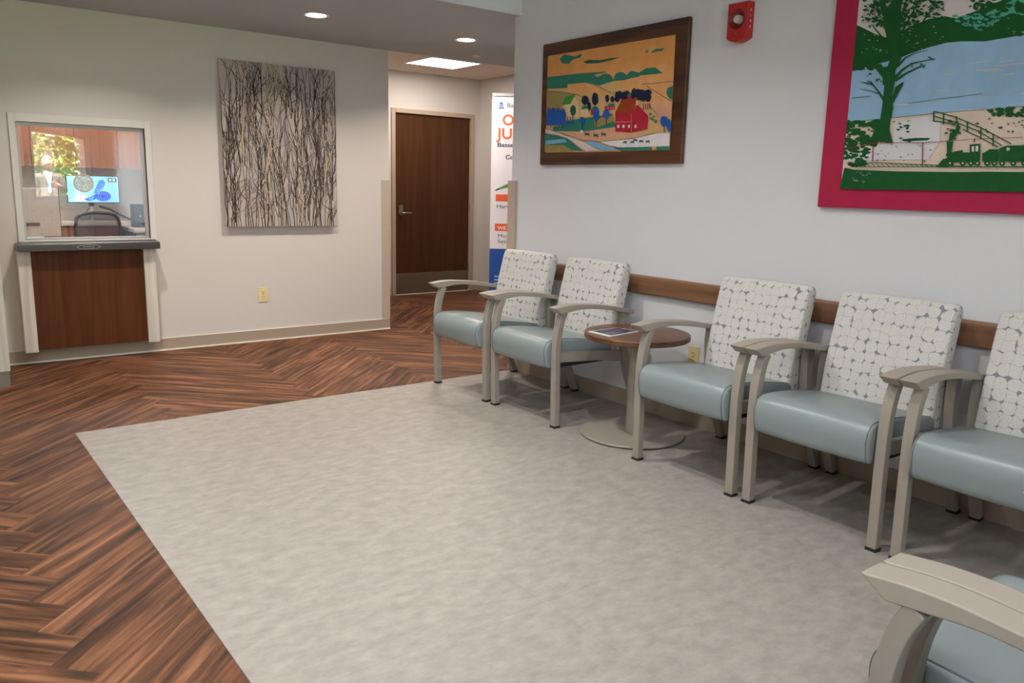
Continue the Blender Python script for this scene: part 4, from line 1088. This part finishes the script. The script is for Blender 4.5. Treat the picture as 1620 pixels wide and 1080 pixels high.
# ------------------------------------------------------------------ roll-up banner in the corridor
def banner():
    ang = math.pi/2 + math.atan2(FW.y, FW.x) - math.pi
    top = Vector((0, 0, CAMH)) + px_ray(779, 147)*((2.10-CAMH)/px_ray(779, 147).z)
    d = Vector((-FW.y, FW.x, 0)).normalized() * -1   # to the right, facing the camera
    w = .85
    org = Vector((top.x, top.y, 0)) + d*(w/2)
    t = thing('roll_up_banner', 'white and blue roll up banner with orange letters in the hallway', 'banner', org, math.atan2(d.y, d.x))
    # local: x to the right, -y to the camera
    blue = mat('banner_blue', lin((18, 70, 156)), .5); navy = mat('banner_navy_ink', lin((30, 36, 66)), .5); org_ = mat('banner_orange', lin((226, 92, 44)), .5); grey = mat('banner_grey_ink', lin((70, 70, 78)), .5)
    pb = M['white']
    obj('printed_sheet', boxes((-w/2, w/2, 0, .002, .08, 2.085)), mat('banner_white', lin((228, 222, 228)), .45), t)
    obj('top_bar', boxes((-w/2, w/2, -.006, .008, 2.075, 2.10)), M['alu'], t, bevel=.002)
    obj('base_box', boxes((-w/2, w/2, -.05, .05, 0, .08)), M['alu'], t, bevel=.006)
    b = BM(); tube(b, [(0, .03, .08), (0, .03, 2.08)], .008, 8); obj('support_pole', b, M['alu'], t)
    # pixel -> sheet coordinates (the sheet faces the camera squarely)
    n = Vector((d.y, -d.x, 0)); 
    def L(px, py):
        r = px_ray(px, py); s = (Vector((org.x, org.y, 0)) - Vector((0, 0, CAMH))).dot(n)/r.dot(n); p = Vector((0, 0, CAMH)) + r*s
        return (p-org).dot(d), p.z
    def rect(px0, py0, px1, py1, m_, name, y=-.0006):
        x0, z1 = L(px0, py0); x1, z0 = L(px1, py1); return obj(name, boxes((x0, x1, y, 0, z0, z1)), m_, t)
    def word(s, px, py, hpx, m_, bold=False, sx=1.0):
        """px, py: left end of the baseline; hpx: capital height in pixels"""
        x, z = L(px, py); _, z2 = L(px, py-hpx); cap = z2-z
        text_part('lettering', s, cap/.70, (x, -.0006, z), (math.pi/2, 0, 0), m_, t, .0003, bold, sx)
    x, z = L(774, 393); obj('blue_field', boxes((-w/2, w/2, -.0004, 0, .08, z)), blue, t)
    word('Bas', 802, 169.6, 6.6, navy, sx=1.15)
    word('OP', 794.6, 197.5, 16.5, org_, True, 1.0); word('JU', 787, 219, 16.5, org_, True, 1.08)
    word('Basse', 786.4, 232, 6.6, navy, True, 1.28); word('Co', 799.5, 251.5, 6.6, navy, True, 1.15)
    rect(784.3, 307.2, 824, 319.2, org_, 'orange_bar'); word('W', 806.8, 316, 6.2, pb, True, .9)
    word('Hartwic', 785, 329, 6.0, grey, False, 1.26); word('4', 804.2, 338.2, 6.0, grey)
    rect(783, 353.5, 824, 366, org_, 'orange_bar'); word('WE WE', 787, 363, 5.4, pb, True, 1.15)
    word('Monda', 787, 375.5, 5.6, grey, False, 1.32); word('Saturd', 787, 384, 5.6, grey, False, 1.3)
    # small arch logo
    b = BM()
    def LP(pts): return [L(x_, y_) for x_, y_ in pts]
    arch = LP([(788.6, 171.5), (788.6, 163), (789.6, 160), (793, 158.2), (796.4, 160), (797.4, 163), (797.4, 171.5)])
    prism(b, [(x_, z_) for x_, z_ in arch], -.0008, 0, 'Y', 0)
    dome = LP([(790.5, 165), (791.2, 162.8), (793, 161.4), (794.8, 162.8), (795.5, 165)]); prism(b, dome, -.0012, -.0008, 'Y', 1)
    for xa in (790.6, 792.6, 794.6): 
        c = LP([(xa, 165.4), (xa+1, 165.4), (xa+1, 170.6), (xa, 170.6)]); prism(b, c, -.0012, -.0008, 'Y', 1)
    c = LP([(788.4, 170.6), (797.6, 170.6), (797.6, 171.8), (788.4, 171.8)]); prism(b, c, -.0013, -.0008, 'Y', 1)
    obj('arch_logo', b, [mat('logo_pale_blue', lin((176, 190, 222)), .5), blue], t)
    # leaf / pen shaped stroke
    b = BM(); prism(b, LP([(783, 300.5), (790, 297), (790.5, 299.4), (784, 302)]), -.0008, 0, 'Y', 1); prism(b, LP([(790, 297), (800, 292), (830, 281), (830, 289), (806, 296), (790.5, 299.4)]), -.0008, 0, 'Y', 0)
    obj('green_stroke', b, [mat('banner_green', lin((76, 140, 54)), .5), navy], t)
    for k in range(3):
        x, z = L(781.5, 438+k*5.2)
        obj('small_print_bar', boxes((x, x+.62, -.0008, -.0004, z, z+.012)), mat('pale_print', lin((150, 176, 220)), .5) if 'pale_print' not in bpy.data.materials else bpy.data.materials['pale_print'], t)
banner()

# ------------------------------------------------------------------ garden outside the bay window (seen reflected in the reception glass)
struct('ground_outside', boxes((-6, 14, -22, -4.9, -.12, -.10), (-6, 1.6, -4.9, YB-.12, -.12, -.10), (1.6, 3.1, -4.9, -4.7, -.12, -.10)), mat('paved_path', lin((196, 194, 186)), .8, noise=.1, nscale=3))
struct('lawn', boxes((-6, 14, -21.9, -7.5, -.10, -.08)), mat('lawn_green', lin((92, 130, 58)), .9, noise=.4, nscale=8))
def bush(x, y, r, h, cols, label, name='leafy_shrub', cat='shrub', z0=0.0, n=900, trunk=False, leaf=.07):
    rng = random.Random(int(x*97+y*31)); t = thing(name, label, cat, (x, y, -.08))
    b = BM()
    for k in range(n):
        a = rng.uniform(0, 2*math.pi); v_ = rng.random(); rr = r*math.sqrt(rng.random())*(1-.5*abs(v_-.4)); c = Vector((rr*math.cos(a), rr*math.sin(a), z0+h*v_))
        u = Vector((rng.gauss(0, 1), rng.gauss(0, 1), rng.gauss(0, 1))).normalized(); w_ = u.cross(Vector((rng.gauss(0, 1), rng.gauss(0, 1), rng.gauss(0, 1)))).normalized()
        s = leaf*rng.uniform(.6, 1.4)
        b.faces.new([b.verts.new(c+u*s), b.verts.new(c+w_*s*.5), b.verts.new(c-u*s), b.verts.new(c-w_*s*.5)]).material_index = rng.randrange(len(cols))
    f = obj('foliage', b, cols, t)
    b = BM(); tube(b, [(0, 0, 0), (rng.uniform(-.1, .1), 0, z0+h*.4), (rng.uniform(-.2, .2), rng.uniform(-.2, .2), z0+h*.9)], [.16 if trunk else .04, .12 if trunk else .02, .05 if trunk else .01], 8)
    obj('trunk' if trunk else 'stem', b, bpy.data.materials['bark'], t, smooth=True)
mat('bark', lin((190, 186, 178)), .9, noise=.3, nscale=10)
G1, G2, G3 = mat('leaf_green', lin((62, 104, 52)), .7), mat('leaf_yellow_green', lin((120, 142, 60)), .7), mat('leaf_deep_green', lin((30, 58, 30)), .7)
for x, y, r, h, c, lb in ((2.75, -6.3, .62, 1.75, [G2, G1], 'yellow green shrub nearest the bay window'), (4.1, -7.0, .62, 1.85, [G2, G2, G1], 'bright yellow shrub right of the green shrubs'), (1.5, -7.0, .60, 1.8, [G1, G3], 'green shrub behind the person in the suit'), (2.9, -8.6, .68, 2.2, [G1, G3, G2], 'tall green shrub in the middle of the garden'), (1.3, -9.0, .66, 2.0, [G3, G1], 'dark green shrub left in the garden'), (4.5, -8.9, .66, 2.2, [G1, G2], 'green shrub at the right end of the garden')):
    bush(x, y, r, h, c, lb, n=800)
for i, (x, y) in enumerate(((1.2, -11.6), (3.4, -11.8), (5.6, -11.6), (2.2, -14.4), (4.5, -14.6), (6.8, -14.4))):
    bush(x, y, .98, 4.2, [G1, G1, G2], ('garden tree at the left, just behind the shrubs', 'garden tree in the middle, just behind the tall shrub', 'garden tree at the right, just behind the shrubs', 'garden tree in the back row on the left', 'garden tree in the back row in the middle', 'garden tree in the back row on the right')[i], 'garden_tree', 'tree', 1.5, 900, True, .10)
def hedge():
    rng = random.Random(77); b = BM()
    for k in range(9000):
        c = Vector((rng.uniform(-4, 12), rng.uniform(-18.4, -17.4), rng.uniform(0, 1)**.8*8)); u = Vector((rng.gauss(0, 1), rng.gauss(0, .5), rng.gauss(0, 1))).normalized(); w_ = u.cross(Vector((0, 1, .2))).normalized(); s_ = rng.uniform(.14, .32)
        b.faces.new([b.verts.new(c+u*s_), b.verts.new(c+w_*s_*.7), b.verts.new(c-u*s_), b.verts.new(c-w_*s_*.7)]).material_index = rng.randrange(3)
    o = tag(obj('woodland_leaves', b, [G1, G3, G2]), 'thick woodland leaves closing the far end of the garden', 'foliage'); o['kind'] = 'stuff'
hedge()

def person():
    """elderly man in a grey suit, one hand raised to his chest, looking down; faces local -y"""
    px_, py_ = 2.30, -3.98
    t = thing('person', 'white haired person in grey suit and pale blue tie outside the bay window', 'person', (px_, py_, -.10), math.radians(-176))
    J = {'pel': (0, 0, .95), 'wst': (0, .005, 1.08), 'chs': (0, .01, 1.28), 'nk': (0, -.005, 1.47), 'nk2': (0, -.02, 1.54), 'hl': (.09, 0, .90), 'kl': (.10, -.02, .50), 'al': (.10, .02, .09), 'hr': (-.09, 0, .90), 'kr': (-.10, -.02, .50), 'ar': (-.10, .02, .09),
         'sl': (.185, .01, 1.42), 'el': (.24, .03, 1.14), 'wl': (.22, -.10, .92), 'sr': (-.185, .01, 1.42), 'er': (-.25, .02, 1.15), 'wr': (-.16, -.20, 1.25)}
    Rr = {'pel': (.165, .12), 'wst': (.16, .115), 'chs': (.18, .125), 'nk': (.075, .075), 'nk2': (.055, .055), 'hl': (.095, .10), 'kl': (.075, .08), 'al': (.06, .065), 'hr': (.095, .10), 'kr': (.075, .08), 'ar': (.06, .065), 'sl': (.075, .075), 'el': (.058, .058), 'wl': (.036, .036), 'sr': (.075, .075), 'er': (.058, .058), 'wr': (.036, .036)}
    E_ = [('pel', 'wst'), ('wst', 'chs'), ('chs', 'nk'), ('nk', 'nk2'), ('pel', 'hl'), ('hl', 'kl'), ('kl', 'al'), ('pel', 'hr'), ('hr', 'kr'), ('kr', 'ar'), ('chs', 'sl'), ('sl', 'el'), ('el', 'wl'), ('chs', 'sr'), ('sr', 'er'), ('er', 'wr')]
    def skin(name, J, Rr, E_, root, ms, parent, sub=2):
        ks = list(J); me = bpy.data.meshes.new(name); me.from_pydata([J[k] for k in ks], [(ks.index(a), ks.index(b_)) for a, b_ in E_], [])
        o = bpy.data.objects.new(name, me); COL.objects.link(o)
        md = o.modifiers.new('s', 'SKIN'); md.use_smooth_shade = True
        for i, k in enumerate(ks): me.skin_vertices[0].data[i].radius = Rr[k]; me.skin_vertices[0].data[i].use_root = (k == root)
        sd = o.modifiers.new('d', 'SUBSURF'); sd.levels = sd.render_levels = sub
        dg = bpy.context.evaluated_depsgraph_get(); m2 = bpy.data.meshes.new_from_object(o.evaluated_get(dg)); bpy.data.objects.remove(o)
        for q_ in ms: m2.materials.append(q_)
        o = bpy.data.objects.new(name, m2); COL.objects.link(o); o.parent = parent; return o
    suit = mat('grey_suit_cloth', lin((100, 94, 86)), .85); skin_m = mat('skin', lin((206, 152, 130)), .6); shirt = mat('white_shirt', lin((226, 232, 240)), .7); tie = mat('pale_blue_tie', lin((140, 180, 200)), .6); shoe = M['black']; hair = mat('white_hair', lin((232, 226, 222)), .8, noise=.05, nscale=60)
    bd = skin('body', J, Rr, E_, 'pel', [suit, skin_m, shoe], t)
    for p in bd.data.polygons:
        c = p.center
        p.material_index = 1 if c.z > 1.485 and abs(c.x) < .09 else 0
    # head
    b = BM(); bmesh.ops.create_uvsphere(b, u_segments=24, v_segments=18, radius=1)
    for v_ in b.verts:
        x, y, z = v_.co; s = 1 - .22*max(0, -z)**1.3
        y2 = y*.098*s - (.012 if y < -.2 and -.5 < z < .1 else 0); v_.co = (x*.077*s, y2-.03, 1.655+z*.118)
        if abs(x) < .2 and y < -.75 and -.28 < z < .02: v_.co.y -= .016
    hd = obj('head', b, skin_m, t, smooth=True, angle=180)
    for s in (-1, 1):
        b = BM(); bmesh.ops.create_uvsphere(b, u_segments=10, v_segments=8, radius=.010, matrix=Matrix.Translation((s*.030, -.118, 1.665))); obj('eye', b, M['dark'], hd, smooth=True)
        b = BM(); bmesh.ops.create_uvsphere(b, u_segments=10, v_segments=8, radius=1, matrix=Matrix.Translation((s*.079, -.025, 1.65)) @ Matrix.Diagonal((.010, .018, .030, 1))); obj('ear', b, skin_m, hd, smooth=True)
    obj('mouth', boxes((-.022, .022, -.120, -.112, 1.596, 1.602)), mat('lips', lin((150, 90, 84)), .6), hd)
    b = BM(); bmesh.ops.create_uvsphere(b, u_segments=24, v_segments=16, radius=1)
    dl_ = [v_ for v_ in b.verts if v_.co.z < -.35 or (v_.co.y < -.35 and v_.co.z < .5)]
    bmesh.ops.delete(b, geom=dl_, context='VERTS')
    for v_ in b.verts: v_.co = (v_.co.x*.086, v_.co.y*.108-.026, 1.662+v_.co.z*.124)
    hr = obj('hair', b, hair, hd, smooth=True, angle=180); so = hr.modifiers.new('t', 'SOLIDIFY'); so.thickness = .010
    hd.rotation_euler = (0, 0, 0)
    # shirt front, tie, lapels
    prism_ = BM(); prism(prism_, [(-.055, 1.47), (.055, 1.47), (.0, 1.17)], -.150, -.118, 'Y'); obj('shirt_front', prism_, shirt, t, bevel=.004)
    prism_ = BM(); prism(prism_, [(-.016, 1.465), (.016, 1.465), (.026, 1.14), (0, 1.10), (-.026, 1.14)], -.157, -.150, 'Y'); obj('tie', prism_, tie, t, bevel=.002)
    b = BM(); tube(b, [(.062*math.cos(a), -.012+.060*math.sin(a), 1.487-.012*math.cos(a+1.57)) for a in [2*math.pi*k/20 for k in range(20)]], .013, 8, close=True); obj('collar', b, shirt, t, smooth=True)
    # hands with five fingers
    for nm, w0, dr in (('l', Vector(J['wl']), Vector((-.05, -.35, -.9)).normalized()), ('r', Vector(J['wr']), Vector((.75, -.35, .45)).normalized())):
        side = dr.cross(Vector((0, 1, 0))).normalized(); nrm = dr.cross(side).normalized()
        Jh = {'w': w0, 'p': w0+dr*.045, 'q': w0+dr*.085}; Rh = {'w': (.026, .026), 'p': (.036, .018), 'q': (.036, .016)}; Eh = [('w', 'p'), ('p', 'q')]
        for i, (off_, ln) in enumerate(((-.030, .068), (-.010, .078), (.010, .072), (.030, .056))):
            a = w0+dr*.092+side*off_; m_ = a+dr*ln*.5+nrm*.006; e_ = a+dr*ln*.85+nrm*.030
            for k_, p_ in (('a', a), ('b', m_), ('c', e_)): Jh['f%d%s' % (i, k_)] = p_; Rh['f%d%s' % (i, k_)] = (.009, .009) if k_ != 'c' else (.0075, .0075)
            Eh += [('q', 'f%da' % i), ('f%da' % i, 'f%db' % i), ('f%db' % i, 'f%dc' % i)]
        a = w0+dr*.035-side*.038; Jh['ta'] = a; Jh['tb'] = a+dr*.035-side*.018+nrm*.012; Rh['ta'] = (.012, .012); Rh['tb'] = (.009, .009); Eh += [('p', 'ta'), ('ta', 'tb')]
        skin('hand', {k: tuple(v_) for k, v_ in Jh.items()}, Rh, Eh, 'w', [skin_m], t)
    for s in (-1, 1):
        b = BM(); bmesh.ops.create_uvsphere(b, u_segments=14, v_segments=10, radius=1, matrix=Matrix.Translation((s*.10, -.05, .04)) @ Matrix.Diagonal((.05, .145, .045, 1))); obj('shoe', b, shoe, t, smooth=True)
person()
